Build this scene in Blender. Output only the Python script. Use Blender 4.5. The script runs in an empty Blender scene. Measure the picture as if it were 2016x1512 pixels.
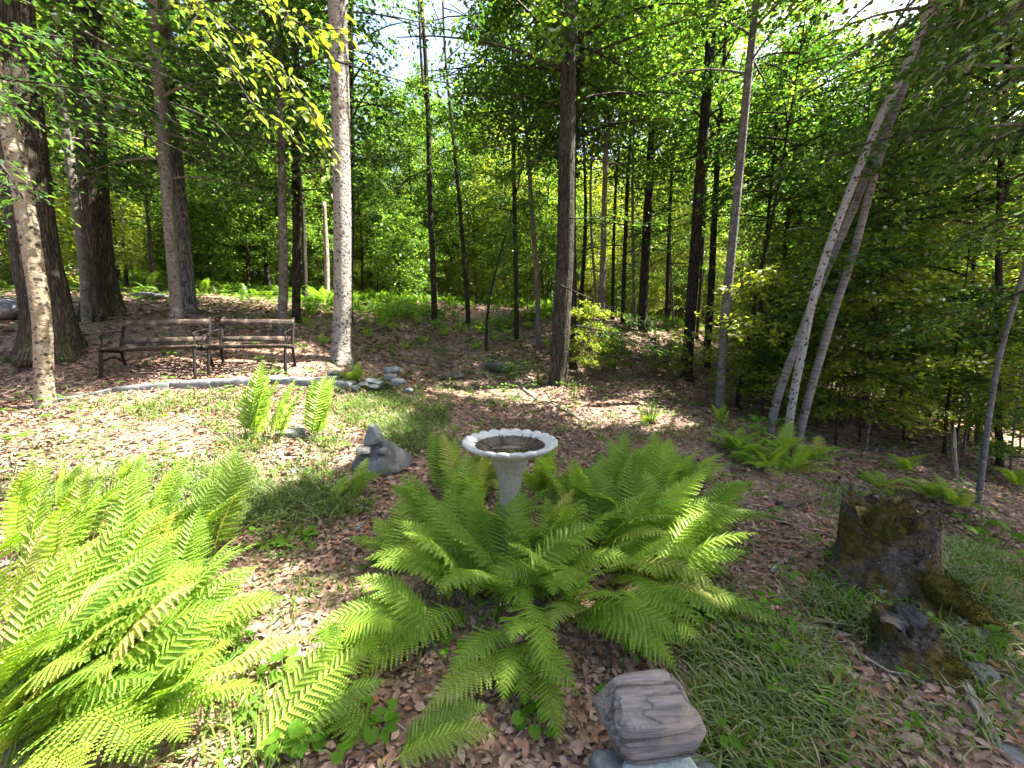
import bpy, math, random
import numpy as np
from mathutils import Vector, Matrix
R = math.radians
SC = bpy.context.scene
COL = SC.collection
random.seed(7)
RNG = np.random.default_rng(11)

# ------------------------------------------------------------------ camera, sky, sun, exposure
CAM_H, PITCH, FPX = 1.3, R(6.8), 757.0
cam_d = bpy.data.cameras.new('camera'); cam = bpy.data.objects.new('camera', cam_d); COL.objects.link(cam)
cam.location = (0, 0, CAM_H); cam.rotation_euler = (R(90) - PITCH, 0, 0)
cam_d.sensor_fit = 'HORIZONTAL'; cam_d.sensor_width = 36.0; cam_d.lens = 36.0 * FPX / 2016.0
cam_d.clip_start = 0.02; cam_d.clip_end = 600
SC.camera = cam
SUN_EL = R(60)
_h = Vector((0.975, 0.20)).normalized()
SUN = Vector((_h.x * math.cos(SUN_EL), _h.y * math.cos(SUN_EL), math.sin(SUN_EL)))
world = bpy.data.worlds.new('World'); SC.world = world; world.use_nodes = True
wn = world.node_tree.nodes; wl = world.node_tree.links
sky = wn.new('ShaderNodeTexSky'); sky.sky_type = 'NISHITA'; sky.sun_disc = False
sky.sun_elevation = SUN_EL; sky.sun_rotation = math.atan2(SUN.x, SUN.y)
sky.air_density = 0.8; sky.dust_density = 5.0; sky.ozone_density = 1.0
wl.new(sky.outputs[0], wn['Background'].inputs[0]); wn['Background'].inputs[1].default_value = 0.075
sun_d = bpy.data.lights.new('sun', 'SUN'); sun_d.energy = 5.0; sun_d.angle = R(0.5); sun_d.color = (1, 0.94, 0.84)
sun = bpy.data.objects.new('sun', sun_d); COL.objects.link(sun)
sun.rotation_euler = SUN.to_track_quat('Z', 'Y').to_euler(); sun.location = SUN * 60
SC.view_settings.view_transform = 'Standard'; SC.view_settings.look = 'None'
SC.view_settings.exposure = 3.15; SC.view_settings.gamma = 1.0
SC.render.engine = 'CYCLES'
SC.cycles.max_bounces = 5; SC.cycles.diffuse_bounces = 3; SC.cycles.glossy_bounces = 2
SC.cycles.transmission_bounces = 5; SC.cycles.transparent_max_bounces = 4
SC.cycles.use_denoising = True
SC.cycles.sample_clamp_indirect = 8.0

# ------------------------------------------------------------------ projection helpers (layout only)
CP, SP = math.cos(PITCH), math.sin(PITCH)
def ray(px, py):
    xc, yc = (px - 1008) / FPX, (756 - py) / FPX
    return np.array([xc, CP + yc * SP, -SP + yc * CP])
def P(px, py, d):
    r = ray(px, py); r = r / r[1] * d
    return np.array([r[0], r[1], r[2] + CAM_H])

# ------------------------------------------------------------------ terrain height
_cp = [(0,0,0),(-2,0,.03),(2,0,-.04),(-5,0,.35),(4,0,-.3),(0,-5,-.1),(-7,-5,.4),(7,-5,-1.0),
       (0,2,0),(-1,2,.03),(1,2,0),(-2.5,2,.12),(-4.5,2,.3),(2,2,-.02),(3.2,2.4,-.25),(5,2.4,-.7),
       (-3,3.2,.30),(-1.0,3.1,.2),(.3,3.2,.12),(1.5,3.2,.06),(2.6,3.3,-.06),(4.2,3.6,-.45),
       (-6.2,4.6,.70),(-4.5,4.75,.68),(-3,4.85,.67),(-2.1,4.95,.66),(-1.2,4.7,.5),(.2,5,.3),(1.4,5,.16),(3,4.5,.1),(5.2,5,-.35),
       (-30,30,6.5),(0,30,3.6),(30,30,.8),(-50,60,9),(0,60,5),(50,60,3),(22,6,-2.0),(-22,6,4.5),(-22,-6,2),(22,-8,-3),
       (-90,100,12),(90,100,5),(-90,-40,6),(90,-40,-8),(0,-40,-1)]
for q in [(568,743,5.4),(1100,757,7),(672,712,6.2),(110,708,5.2),(210,628,6.6),(372,614,7.6),(556,655,7),(585,641,8),
          (855,632,11),(922,640,11.5),(957,690,8.5),(1017,665,10),(1060,685,9.5),(1185,680,9.5),(1265,650,11.5),(1350,747,9),
          (1390,722,10),(1415,815,6.3),(1550,872,4.5),(1925,985,3.6),(640,592,15),(800,597,15),(1000,607,15),(1150,625,15),
          (1350,645,15),(1500,690,14),(1700,830,7),(1950,880,7),(2016,770,15),(1700,760,12),(300,572,12),(0,570,11),(850,760,6.6)]:
    _cp.append(tuple(P(*q)))
_cp = np.array(_cp, float)
def _tps(r2): return 0.5 * r2 * np.log(r2 + 1e-9)
_n = len(_cp)
_K = _tps(((_cp[:, None, :2] - _cp[None, :, :2]) ** 2).sum(-1)) + np.eye(_n) * 0.12
_Pm = np.hstack([np.ones((_n, 1)), _cp[:, :2]])
_A = np.vstack([np.hstack([_K, _Pm]), np.hstack([_Pm.T, np.zeros((3, 3))])])
_w = np.linalg.solve(_A, np.concatenate([_cp[:, 2], np.zeros(3)]))
_bw = np.random.default_rng(5); _bf = _bw.uniform(-1, 1, (14, 2)) * np.array([3.2, 3.2]); _bp = _bw.uniform(0, 6.28, 14)
def gz(X, Y):
    X = np.asarray(X, float); Y = np.asarray(Y, float); sh = X.shape
    q = np.stack([X.ravel(), Y.ravel()], 1)
    z = np.empty(len(q))
    for i in range(0, len(q), 20000):
        b = q[i:i + 20000]
        z[i:i + 20000] = _tps(((b[:, None] - _cp[None, :, :2]) ** 2).sum(-1)) @ _w[:_n] + _w[_n] + b @ _w[_n + 1:]
    for f, p in zip(_bf, _bp): z += 0.007 * np.sin(q @ f * 2.2 + p)
    return z.reshape(sh)
def gz1(x, y): return float(gz(np.array([x]), np.array([y]))[0])
def G(px, py):
    """the point of the ground that the photograph shows at a pixel"""
    r = ray(px, py); r = r / np.linalg.norm(r)
    t = np.arange(0.6, 40, 0.02)
    p = np.array([0, 0, CAM_H]) + r[None] * t[:, None]
    h = p[:, 2] - gz(p[:, 0], p[:, 1])
    i = int(np.argmax(h < 0)) if (h < 0).any() else len(t) - 1
    x, y = p[i, 0], p[i, 1]
    return np.array([x, y, gz1(x, y)])

# ------------------------------------------------------------------ object helpers
def thing(name, label, cat, loc=(0, 0, 0), group=None, rz=0.0):
    o = bpy.data.objects.new(name, None); COL.objects.link(o)
    o.location = Vector(loc); o.rotation_euler = (0, 0, rz); o.empty_display_size = 0.1
    o['label'] = label; o['category'] = cat
    if group: o['group'] = group
    return o
def link(name, me, parent=None, mat=None, **props):
    o = bpy.data.objects.new(name, me); COL.objects.link(o)
    if parent is not None: o.parent = parent
    if mat is not None and not me.materials: me.materials.append(mat)
    for k, v in props.items(): o[k] = v
    return o
def mesh(name, V, F, uv=None, smooth=True):
    """V (n,3); F an (m,k) array or a list of such arrays"""
    V = np.ascontiguousarray(V, dtype=np.float32)
    Fs = F if isinstance(F, list) else [F]
    Fs = [np.asarray(f, dtype=np.int32) for f in Fs if len(f)]
    me = bpy.data.meshes.new(name)
    me.vertices.add(len(V)); me.vertices.foreach_set('co', V.ravel())
    li = np.concatenate([f.ravel() for f in Fs]); me.loops.add(len(li)); me.loops.foreach_set('vertex_index', li)
    n = sum(len(f) for f in Fs); me.polygons.add(n)
    st = []; c = 0
    for f in Fs:
        st.append(c + np.arange(len(f)) * f.shape[1]); c += f.size
    me.polygons.foreach_set('loop_start', np.concatenate(st).astype(np.int32))
    if smooth: me.polygons.foreach_set('use_smooth', np.ones(n, dtype=bool))
    if uv is not None:
        l = me.uv_layers.new(name='UVMap'); l.data.foreach_set('uv', np.ascontiguousarray(np.asarray(uv, np.float32)[li]).ravel())
    me.update(calc_edges=True)
    return me
class Acc:
    """collects pieces of one mesh"""
    def __init__(s): s.V = []; s.F = {}; s.UV = []; s.n = 0
    def add(s, V, F, uv=None):
        V = np.asarray(V, float)
        for f in (F if isinstance(F, list) else [F]):
            f = np.asarray(f, int)
            if len(f): s.F.setdefault(f.shape[1], []).append(f + s.n)
        s.V.append(V); s.UV.append(np.zeros((len(V), 2)) if uv is None else uv); s.n += len(V); return s
    def mesh(s, name, smooth=True, off=None):
        V = np.vstack(s.V)
        if off is not None: V = V - np.asarray(off)[None]
        return mesh(name, V, [np.vstack(f) for f in s.F.values()], np.vstack(s.UV), smooth)

def smooth_path(pts, n):
    pts = np.asarray(pts, float)
    if len(pts) == 2:
        t = np.linspace(0, 1, n)[:, None]; return pts[0] * (1 - t) + pts[1] * t
    d = np.concatenate([[0], np.cumsum(np.linalg.norm(np.diff(pts, axis=0), axis=1))])
    m = np.gradient(pts, d, axis=0)
    t = np.linspace(0, d[-1], n); i = np.clip(np.searchsorted(d, t, side='right') - 1, 0, len(d) - 2)
    h = (d[i + 1] - d[i])[:, None]; u = ((t - d[i])[:, None]) / h
    return ((2*u**3-3*u**2+1)*pts[i] + (u**3-2*u**2+u)*h*m[i] + (-2*u**3+3*u**2)*pts[i+1] + (u**3-u**2)*h*m[i+1])
def tube(path, rad, segs, rfun=None, cap=True, seam=(0.0, 1.0, 0.0)):
    """swept tube with UV in metres (around, along)"""
    path = np.asarray(path, float); n = len(path)
    rad = np.broadcast_to(np.asarray(rad, float), (n,))
    T = np.gradient(path, axis=0); T /= np.linalg.norm(T, axis=1)[:, None] + 1e-12
    ref = np.asarray(seam, float)
    if abs(T[0] @ ref) > .9: ref = np.array([0.3, 0.2, 1.0]); ref /= np.linalg.norm(ref)
    A = ref[None] - (T @ ref)[:, None] * T; A /= np.linalg.norm(A, axis=1)[:, None] + 1e-12
    B = np.cross(T, A)
    th = np.linspace(0, 2*np.pi, segs + 1)
    s = np.concatenate([[0], np.cumsum(np.linalg.norm(np.diff(path, axis=0), axis=1))])
    rr = rad[:, None] * np.ones((1, segs + 1))
    if rfun is not None:
        m = rfun(th[None, :], s[:, None]); m[:, -1] = m[:, 0]; rr = rr * m
    V = path[:, None] + rr[..., None] * (np.cos(th)[None, :, None] * A[:, None] + np.sin(th)[None, :, None] * B[:, None])
    UV = np.stack([th[None] * np.mean(rad) * np.ones((n, 1)), s[:, None] * np.ones((1, segs + 1))], -1)
    k = segs + 1
    i, j = np.meshgrid(np.arange(n - 1), np.arange(segs), indexing='ij')
    a = (i * k + j).ravel()
    F = np.stack([a, a + 1, a + k + 1, a + k], 1)
    V = V.reshape(-1, 3); UV = UV.reshape(-1, 2); Fs = [F]
    if cap:
        c0 = len(V); V = np.vstack([V, path[:1], path[-1:]]); UV = np.vstack([UV, [[0, 0]], [[0, s[-1]]]])
        jj = np.arange(segs)
        Fs.append(np.concatenate([np.stack([np.full(segs, c0), jj + 1, jj], 1), np.stack([np.full(segs, c0 + 1), (n-1)*k + jj, (n-1)*k + jj + 1], 1)]))
    return V, Fs, UV
def noise1(seed, n=6, f=(1, 8)):
    r = np.random.default_rng(seed); a = r.uniform(-1, 1, n); fr = r.uniform(f[0], f[1], n); p = r.uniform(0, 6.28, n)
    return lambda x: sum(a[i] * np.sin(fr[i] * x + p[i]) for i in range(n)) / n ** .5
def noise3(seed, f=3.0, n=10):
    r = np.random.default_rng(seed); D = r.normal(size=(n, 3)) * f; p = r.uniform(0, 6.28, n); a = r.uniform(.4, 1, n)
    return lambda V: (np.sin(V @ D.T + p) * a).sum(1) / n ** .5

# ------------------------------------------------------------------ materials
class NT:
    def __init__(s, name):
        s.m = bpy.data.materials.new(name); s.m.use_nodes = True; s.t = s.m.node_tree; s.t.nodes.clear()
        s.out = s.n('OutputMaterial')
    def n(s, ty, **kw):
        nd = s.t.nodes.new('ShaderNode' + ty)
        for k, v in kw.items():
            if k.startswith('i_'):
                key = k[2:]; key = int(key) if key.isdigit() else key.replace('_', ' ')
                s.put(nd.inputs[key], v)
            else: setattr(nd, k, v)
        return nd
    def put(s, sock, v):
        if isinstance(v, bpy.types.NodeSocket): s.t.links.new(v, sock)
        elif isinstance(v, bpy.types.Node): s.t.links.new(v.outputs[0], sock)
        elif isinstance(v, tuple) and len(v) == 3 and sock.type == 'RGBA': sock.default_value = v + (1,)
        else: sock.default_value = v
    def ramp(s, fac, stops, interp='LINEAR'):
        nd = s.n('ValToRGB'); s.put(nd.inputs[0], fac); e = nd.color_ramp.elements; nd.color_ramp.interpolation = interp
        while len(e) < len(stops): e.new(0.5)
        for k, (p, c) in zip(e, stops):
            k.position = p; k.color = (c, c, c, 1) if isinstance(c, (int, float)) else tuple(c) + (1,)
        return nd.outputs[0]
    def mix(s, fac, a, b, mode='MIX'):
        nd = s.n('MixRGB', blend_type=mode); s.put(nd.inputs[0], fac); s.put(nd.inputs[1], a); s.put(nd.inputs[2], b); return nd.outputs[0]
    def math(s, op, a, b=0.0, c=0.0):
        nd = s.n('Math', operation=op); s.put(nd.inputs[0], a); s.put(nd.inputs[1], b)
        if len(nd.inputs) > 2: s.put(nd.inputs[2], c)
        return nd.outputs[0]
    def map(s, vec, scale=(1, 1, 1), loc=(0, 0, 0), rot=(0, 0, 0)):
        nd = s.n('Mapping'); s.put(nd.inputs[0], vec); nd.inputs[1].default_value = loc; nd.inputs[2].default_value = rot; nd.inputs[3].default_value = scale; return nd.outputs[0]
    def noise(s, vec, scale, detail=4.0, rough=.55, dist=0.0):
        nd = s.n('TexNoise'); s.put(nd.inputs['Vector'], vec); nd.inputs['Scale'].default_value = scale
        nd.inputs['Detail'].default_value = detail; nd.inputs['Roughness'].default_value = rough; nd.inputs['Distortion'].default_value = dist; return nd
    def vor(s, vec, scale, feature='F1', rand=1.0):
        nd = s.n('TexVoronoi', feature=feature); s.put(nd.inputs['Vector'], vec); nd.inputs['Scale'].default_value = scale; nd.inputs['Randomness'].default_value = rand; return nd
    def bump(s, h, strength=.5, dist=.01, normal=None):
        nd = s.n('Bump'); s.put(nd.inputs['Height'], h); nd.inputs['Strength'].default_value = strength; nd.inputs['Distance'].default_value = dist
        if normal is not None: s.put(nd.inputs['Normal'], normal)
        return nd.outputs[0]
    def bsdf(s, col, rough=.8, normal=None, spec=.3):
        b = s.n('BsdfPrincipled'); s.put(b.inputs['Base Color'], col); s.put(b.inputs['Roughness'], rough); s.put(b.inputs['Specular IOR Level'], spec)
        if normal is not None: s.put(b.inputs['Normal'], normal)
        s.t.links.new(b.outputs[0], s.out.inputs[0]); return b
    def coord(s, k='Object'): return s.n('TexCoord').outputs[k]

def leaf_mat(name, cols, trans, tcol_gain=(2.2, 2.3, .5), rough=.5, rand='island', gloss=.05):
    t = NT(name)
    if rand == 'island': f = t.n('NewGeometry').outputs['Random Per Island']
    else: f = t.n('ObjectInfo').outputs['Random']
    k = len(cols)
    c = t.ramp(f, [(i / max(1, k - 1), cols[i]) for i in range(k)])
    oi = t.n('ObjectInfo').outputs['Random']
    c = t.mix(1.0, c, t.ramp(oi, [(0, (.75, .78, .7)), (1, (1.2, 1.15, 1.1))]), 'MULTIPLY')
    tc = t.mix(1.0, c, tuple(tcol_gain), 'MULTIPLY')
    d = t.n('BsdfDiffuse'); t.put(d.inputs[0], c)
    tr = t.n('BsdfTranslucent'); t.put(tr.inputs[0], tc)
    m1 = t.n('MixShader'); m1.inputs[0].default_value = trans
    t.t.links.new(d.outputs[0], m1.inputs[1]); t.t.links.new(tr.outputs[0], m1.inputs[2])
    g = t.n('BsdfGlossy'); g.inputs['Roughness'].default_value = rough; t.put(g.inputs[0], (1, 1, 1))
    fr = t.n('Fresnel'); fr.inputs[0].default_value = 1.4
    mm = t.math('MULTIPLY', fr.outputs[0], gloss * 2.2)
    m2 = t.n('MixShader'); t.t.links.new(mm, m2.inputs[0])
    t.t.links.new(m1.outputs[0], m2.inputs[1]); t.t.links.new(g.outputs[0], m2.inputs[2])
    t.t.links.new(m2.outputs[0], t.out.inputs[0]); return t.m
M = {}
M['leaf'] = leaf_mat('maple_leaf', [(.017,.048,.011),(.028,.070,.013),(.044,.098,.017),(.075,.137,.023),(.105,.165,.030),(.036,.088,.015)], .55, (2.35, 2.35, .9), gloss=.045)
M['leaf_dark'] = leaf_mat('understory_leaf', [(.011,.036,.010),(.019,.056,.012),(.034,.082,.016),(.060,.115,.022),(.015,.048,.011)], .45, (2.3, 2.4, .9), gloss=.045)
M['fern_far'] = leaf_mat('far_fern_green', [(.06,.13,.016),(.085,.165,.02),(.11,.19,.024)], .42, (2.2, 2.2, .8), gloss=.02, rough=.7)
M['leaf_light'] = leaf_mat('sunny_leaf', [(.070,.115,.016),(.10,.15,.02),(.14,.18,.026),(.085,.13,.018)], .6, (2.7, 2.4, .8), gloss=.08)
M['leaf_beech'] = leaf_mat('beech_leaf', [(.08,.14,.018),(.11,.17,.022),(.14,.19,.028)], .5, (2.3,2.0,.8), gloss=.08)
M['fern'] = leaf_mat('fern_green', [(0.152,0.263,0.030),(0.195,0.318,0.038),(0.218,0.347,0.043),(0.165,0.299,0.037),(0.206,0.323,0.041),(0.235,0.347,0.049),(0.183,0.312,0.037),(0.218,0.336,0.043),(0.230,0.347,0.047),(0.195,0.323,0.041),(0.307,0.299,0.101)], .45, (2.3, 2.25, .8), rand='object', gloss=.02, rough=.7)
M['grass'] = leaf_mat('grass_green', [(.05,.10,.014),(.07,.125,.016),(.095,.145,.02),(.06,.11,.015),(.20,.165,.075)], .35, gloss=.03, rough=.7)
M['herb'] = leaf_mat('herb_green', [(.05,.13,.012),(.075,.165,.016),(.095,.19,.018)], .4, gloss=.06)

def bark_beech(name, base, spot=(.05,.041,.033), size=16.0, amount=.26, warm=(.36,.26,.17)):
    t = NT(name); uv = t.coord('UV'); ob = t.coord('Object')
    wob = t.noise(t.map(uv, (1, 1, 1)), 22, 4)
    v = t.map(uv, (size * 1.35, size * 1.2, 1))
    vv = t.n('VectorMath', operation='ADD'); t.put(vv.inputs[0], v); t.put(vv.inputs[1], t.mix(.9, (0, 0, 0), wob.outputs['Color']))
    vo = t.vor(vv.outputs[0], 1.0)
    r = t.math('FRACT', t.math('MULTIPLY', vo.outputs['Color'], 7.3))
    thr = t.math('MULTIPLY', t.math('POWER', r, 1.6), amount * 1.7)
    sp = t.math('SUBTRACT', thr, vo.outputs['Distance'])
    spot_f = t.ramp(t.math('MULTIPLY_ADD', sp, 5.0, .5), [(.40, 0.0), (.62, 1.0)])
    big = t.noise(ob, 2.4, 5, .6)
    fine = t.noise(t.map(uv, (40, 120, 1)), 1.0, 4)
    c = t.mix(t.ramp(big.outputs[0], [(.35, 0.0), (.7, 1.0)]), base, warm)
    c = t.mix(.45, c, t.mix(1.0, c, t.ramp(fine.outputs[0], [(.3, .45), (.75, 1.35)]), 'MULTIPLY'))
    lich = t.noise(ob, 9, 6, .7)
    c = t.mix(t.ramp(lich.outputs[0], [(.50, 0.0), (.72, .4)]), c, (.42, .42, .38))
    v2 = t.vor(t.map(uv, (size * 3.3, size * 2.6, 1)), 1.0); r2 = t.math('MULTIPLY', t.math('POWER', t.math('FRACT', t.math('MULTIPLY', v2.outputs['Color'], 4.7)), 2.0), .34)
    sp2 = t.ramp(t.math('MULTIPLY_ADD', t.math('SUBTRACT', r2, v2.outputs['Distance']), 5.0, .5), [(.40, 0.0), (.62, .75)])
    c = t.mix(sp2, c, spot)
    c = t.mix(spot_f, c, spot)
    ring = t.ramp(t.math('MULTIPLY_ADD', sp, 5.0, .5), [(.1, 0.0), (.42, 1.0), (.55, .15)])
    lump = t.noise(t.map(uv, (26, 22, 1)), 1.0, 3)
    h = t.math('ADD', t.math('MULTIPLY', ring, 1.0), t.math('ADD', t.math('MULTIPLY', fine.outputs[0], .3), lump.outputs[0]))
    t.bsdf(c, .85, t.bump(h, 1.0, .028)); return t.m
def bark_rough(name, dark, light, moss=0.0, us=46, vs=3.2):
    t = NT(name); uv = t.coord('UV'); ob = t.coord('Object')
    n1 = t.noise(t.map(uv, (us, vs, 1)), 1.0, 3, .5, .35)
    crack = t.math('ABSOLUTE', t.math('MULTIPLY_ADD', n1.outputs[0], 2.0, -1.0))
    ridge = t.ramp(crack, [(0, 0.0), (.16, .75), (.4, 1.0)])
    n2 = t.noise(t.map(uv, (us * 2.2, vs * 9, 1)), 1.0, 5, .65)
    n3 = t.noise(t.map(uv, (us * .4, vs * 3.5, 1)), 1.0, 3, .5)
    cross = t.ramp(n3.outputs[0], [(.40, .35), (.47, 1.0)])
    h = t.math('MULTIPLY_ADD', n2.outputs[0], .55, t.math('MULTIPLY', ridge, cross))
    c = t.mix(t.ramp(h, [(.2, 0.0), (1.25, 1.0)]), dark, light)
    big = t.noise(ob, 2.0, 4)
    c = t.mix(.6, c, t.mix(1.0, c, t.ramp(big.outputs[0], [(.3, .5), (.7, 1.5)]), 'MULTIPLY'))
    if moss:
        mo = t.noise(ob, 3.5, 5, .65)
        z = t.n('SeparateXYZ'); t.put(z.inputs[0], ob)
        mf = t.math('MULTIPLY', t.ramp(mo.outputs[0], [(.42, 0.0), (.62, 1.0)]), t.ramp(z.outputs[2], [(0.1, 1.0), (1.0, .25)]))
        c = t.mix(t.math('MULTIPLY', mf, moss), c, (.06, .06, .016))
    t.bsdf(c, .95, t.bump(h, 1.0, .03), .15); return t.m
def bark_birch(name, base, dark):
    t = NT(name); uv = t.coord('UV'); ob = t.coord('Object')
    n1 = t.noise(t.map(uv, (7, 75, 1)), 1.0, 4, .6, .4)
    n2 = t.noise(t.map(uv, (2.5, 26, 1)), 1.0, 3)
    big = t.noise(ob, 3, 4)
    lines = t.ramp(n1.outputs[0], [(.44, 0.0), (.58, 1.0)])
    c = t.mix(t.ramp(big.outputs[0], [(.3, 0.0), (.7, 1.0)]), base, tuple(x * .62 for x in base))
    c = t.mix(t.math('MULTIPLY', lines, .75), c, dark)
    c = t.mix(t.ramp(n2.outputs[0], [(.60, 0.0), (.66, .85)]), c, (.05, .04, .035))
    v = t.vor(t.map(uv, (14, 11, 1)), 1.0); r = t.math('MULTIPLY', t.math('FRACT', t.math('MULTIPLY', v.outputs['Color'], 5.1)), .3)
    knot = t.ramp(t.math('MULTIPLY_ADD', t.math('SUBTRACT', r, v.outputs['Distance']), 5.0, .5), [(.45, 0.0), (.6, 1.0)])
    c = t.mix(t.math('MULTIPLY', knot, .85), c, (.035, .028, .024))
    t.bsdf(c, .6, t.bump(t.math('ADD', n1.outputs[0], n2.outputs[0]), .6, .012), .35); return t.m
M['beech'] = bark_beech('beech_bark', (.22,.21,.195), size=25, amount=.33, warm=(.27,.225,.175))
M['beech_pale'] = bark_beech('pale_beech_bark', (.235,.20,.14), size=20, amount=.28, warm=(.22,.17,.105))
M['beech_thin'] = bark_beech('young_beech_bark', (.115,.108,.092), size=26, amount=.22, warm=(.13,.105,.075))
M['grey'] = bark_beech('smooth_grey_bark', (.105,.103,.10), size=30, amount=.2, warm=(.12,.113,.10))
M['rough'] = bark_rough('ridged_dark_bark', (.020,.018,.015), (.085,.071,.056), .6)
M['rough_grey'] = bark_rough('ridged_grey_bark', (.028,.026,.025), (.20,.19,.18))
M['dark'] = bark_rough('thin_dark_bark', (.014,.012,.010), (.062,.052,.040))
M['birch_white'] = bark_beech('white_birch_bark', (.27,.262,.25), size=27, amount=.28, warm=(.30,.275,.245))
M['birch'] = bark_birch('silver_birch_bark', (.20,.19,.172), (.035,.029,.025))
M['dead'] = bark_rough('dead_wood', (.16,.13,.10), (.42,.38,.32))
# ------------------------------------------------------------------ ground
def axis(parts):
    out = []
    for a, b, s in parts: out.append(np.arange(a, b, s))
    return np.concatenate(out + [[parts[-1][1]]])
gx = axis([(-160,-30,13),(-30,-10,1.0),(-10,-5,.25),(-5,5,.08),(5,10,.25),(10,30,1.0),(30,160,13)])
gy = axis([(-60,-6,6),(-6,-.5,.5),(-.5,7,.08),(7,14,.25),(14,40,1.0),(40,160,12)])
XX, YY = np.meshgrid(gx, gy)
ZZ = gz(XX, YY)
nx, ny = len(gx), len(gy)
i, j = np.meshgrid(np.arange(ny - 1), np.arange(nx - 1), indexing='ij')
a = (i * nx + j).ravel()
def ground_mat():
    t = NT('leaf_litter_ground'); ob = t.coord('Object')
    ds = t.noise(ob, 5, 3)
    vv = t.n('VectorMath', operation='ADD'); t.put(vv.inputs[0], t.map(ob, (1, 1.0, .3))); t.put(vv.inputs[1], t.mix(.12, (0, 0, 0), ds.outputs['Color']))
    v1 = t.vor(vv.outputs[0], 30); v2 = t.vor(t.map(vv.outputs[0], (1, 1, 1), rot=(0, 0, .8)), 17)
    f = t.math('FRACT', t.math('MULTIPLY', v1.outputs['Color'], 3.7))
    c1 = t.ramp(f, [(0, (.095,.062,.046)), (.3, (.16,.105,.078)), (.6, (.235,.16,.122)), (.85, (.29,.21,.165)), (1, (.22,.12,.075))])
    f2 = t.math('FRACT', t.math('MULTIPLY', v2.outputs['Color'], 5.3))
    c2 = t.ramp(f2, [(0, (.05,.032,.024)), (.5, (.14,.09,.065)), (1, (.26,.18,.14))])
    c = t.mix(.45, c1, c2)
    big = t.noise(ob, 1.1, 5, .6)
    c = t.mix(t.ramp(big.outputs[0], [(.55, 0.0), (.70, .6)]), c, (.035, .026, .019))
    md = t.noise(ob, .55, 4, .6)
    c = t.mix(t.ramp(md.outputs[0], [(.56, 0.0), (.7, .5)]), c, (.05, .07, .018))
    fine = t.noise(ob, 120, 4)
    h = t.math('ADD', t.math('MULTIPLY', v1.outputs['Distance'], 1.2), t.math('MULTIPLY', fine.outputs[0], .3))
    t.bsdf(c, .9, t.bump(h, .9, .02), .15); return t.m
gm = mesh('ground', np.stack([XX.ravel(), YY.ravel(), ZZ.ravel()], 1), np.stack([a, a + 1, a + nx + 1, a + nx], 1))
GROUND = link('ground', gm, None, ground_mat(), kind='structure')

# ------------------------------------------------------------------ openings in the canopy (where the sun gets through), as points lit from the sun
SUNV = np.array(SUN)
LIT = [(G(*q), r) for q, r in [((20,860),.4),((60,880),.45),((110,850),.45),((170,860),.45),((230,870),.45),((300,860),.45),((360,865),.45),((420,870),.42),((480,900),.3),((520,880),.3),((60,925),.4),((130,915),.42),((200,915),.42),((280,910),.45),((340,920),.4),((400,915),.38),((330,805),.3),((180,815),.3),
                               ((480,722),-.1),((905,775),.12),((1090,790),.12),((1180,825),.12),((1270,815),.16)]]
LIT += [(P(x, y, d), r) for x, y, d, r in [(500,800,4.0,.3),(625,820,3.9,.25),(470,640,5.3,-.28),(520,640,5.35,-.28),(550,640,5.35,-.3),(372,680,5.1,-.38),
        (690,250,6.0,.2),(690,310,6.0,.22),(690,370,6.0,.22),(690,430,6.0,.22),(690,490,6.0,.15),(350,580,5.5,-.3),(358,655,5.5,-.3),
        (80,1420,1.05,.2),(200,1330,1.2,.2),(320,1230,1.35,.17),(250,1450,1.05,.22),(350,1400,1.15,.16),(130,1250,1.3,.16),(420,1170,1.5,.12),(40,1330,1.1,.2),
        (430,60,2.6,.3),(520,110,2.6,.3),(600,170,2.6,.3),(560,220,2.6,.25),
        (1120,700,6.9,.1),(200,120,6.2,.15),(25,150,4.9,.12),
        (1060,745,6.3,.2),(1280,800,5.2,.16),(1400,950,2.2,-.3),(1480,975,2.3,-.3),(880,1080,2.0,-.28),(1010,960,1.9,-.33),(1130,1240,1.5,-.3),(1250,1060,1.9,-.3),(1330,1120,1.7,-.3),(1380,1040,2.0,-.3),(960,1330,1.35,-.3),(800,1140,1.8,-.3),(1200,1180,1.6,-.33),(1070,1080,1.8,-.36),(700,1270,1.5,-.36)]]
LITP = np.array([p for p, r in LIT]); LITR = np.array([r for p, r in LIT])
def shades_lit(Q, extra=.55):
    """True where a twig at Q would stand between the sun and one of the sunlit spots"""
    d = Q[:, None] - LITP[None]; t = d @ SUNV
    off = np.linalg.norm(d - t[..., None] * SUNV, axis=-1)
    return ((t > .35) & (off < LITR[None] + extra)).any(1)

def sky_gap(Q):
    """True for twigs that would grow into the break in the canopy over the clearing (forward and slightly left, high up)"""
    xc = Q[:, 0] / np.maximum(.3, Q[:, 1]); el = (Q[:, 2] - CAM_H) / np.maximum(.3, Q[:, 1])
    return ((xc + .23) / .165) ** 2 + ((el - .76) / .19) ** 2 < 1

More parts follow.
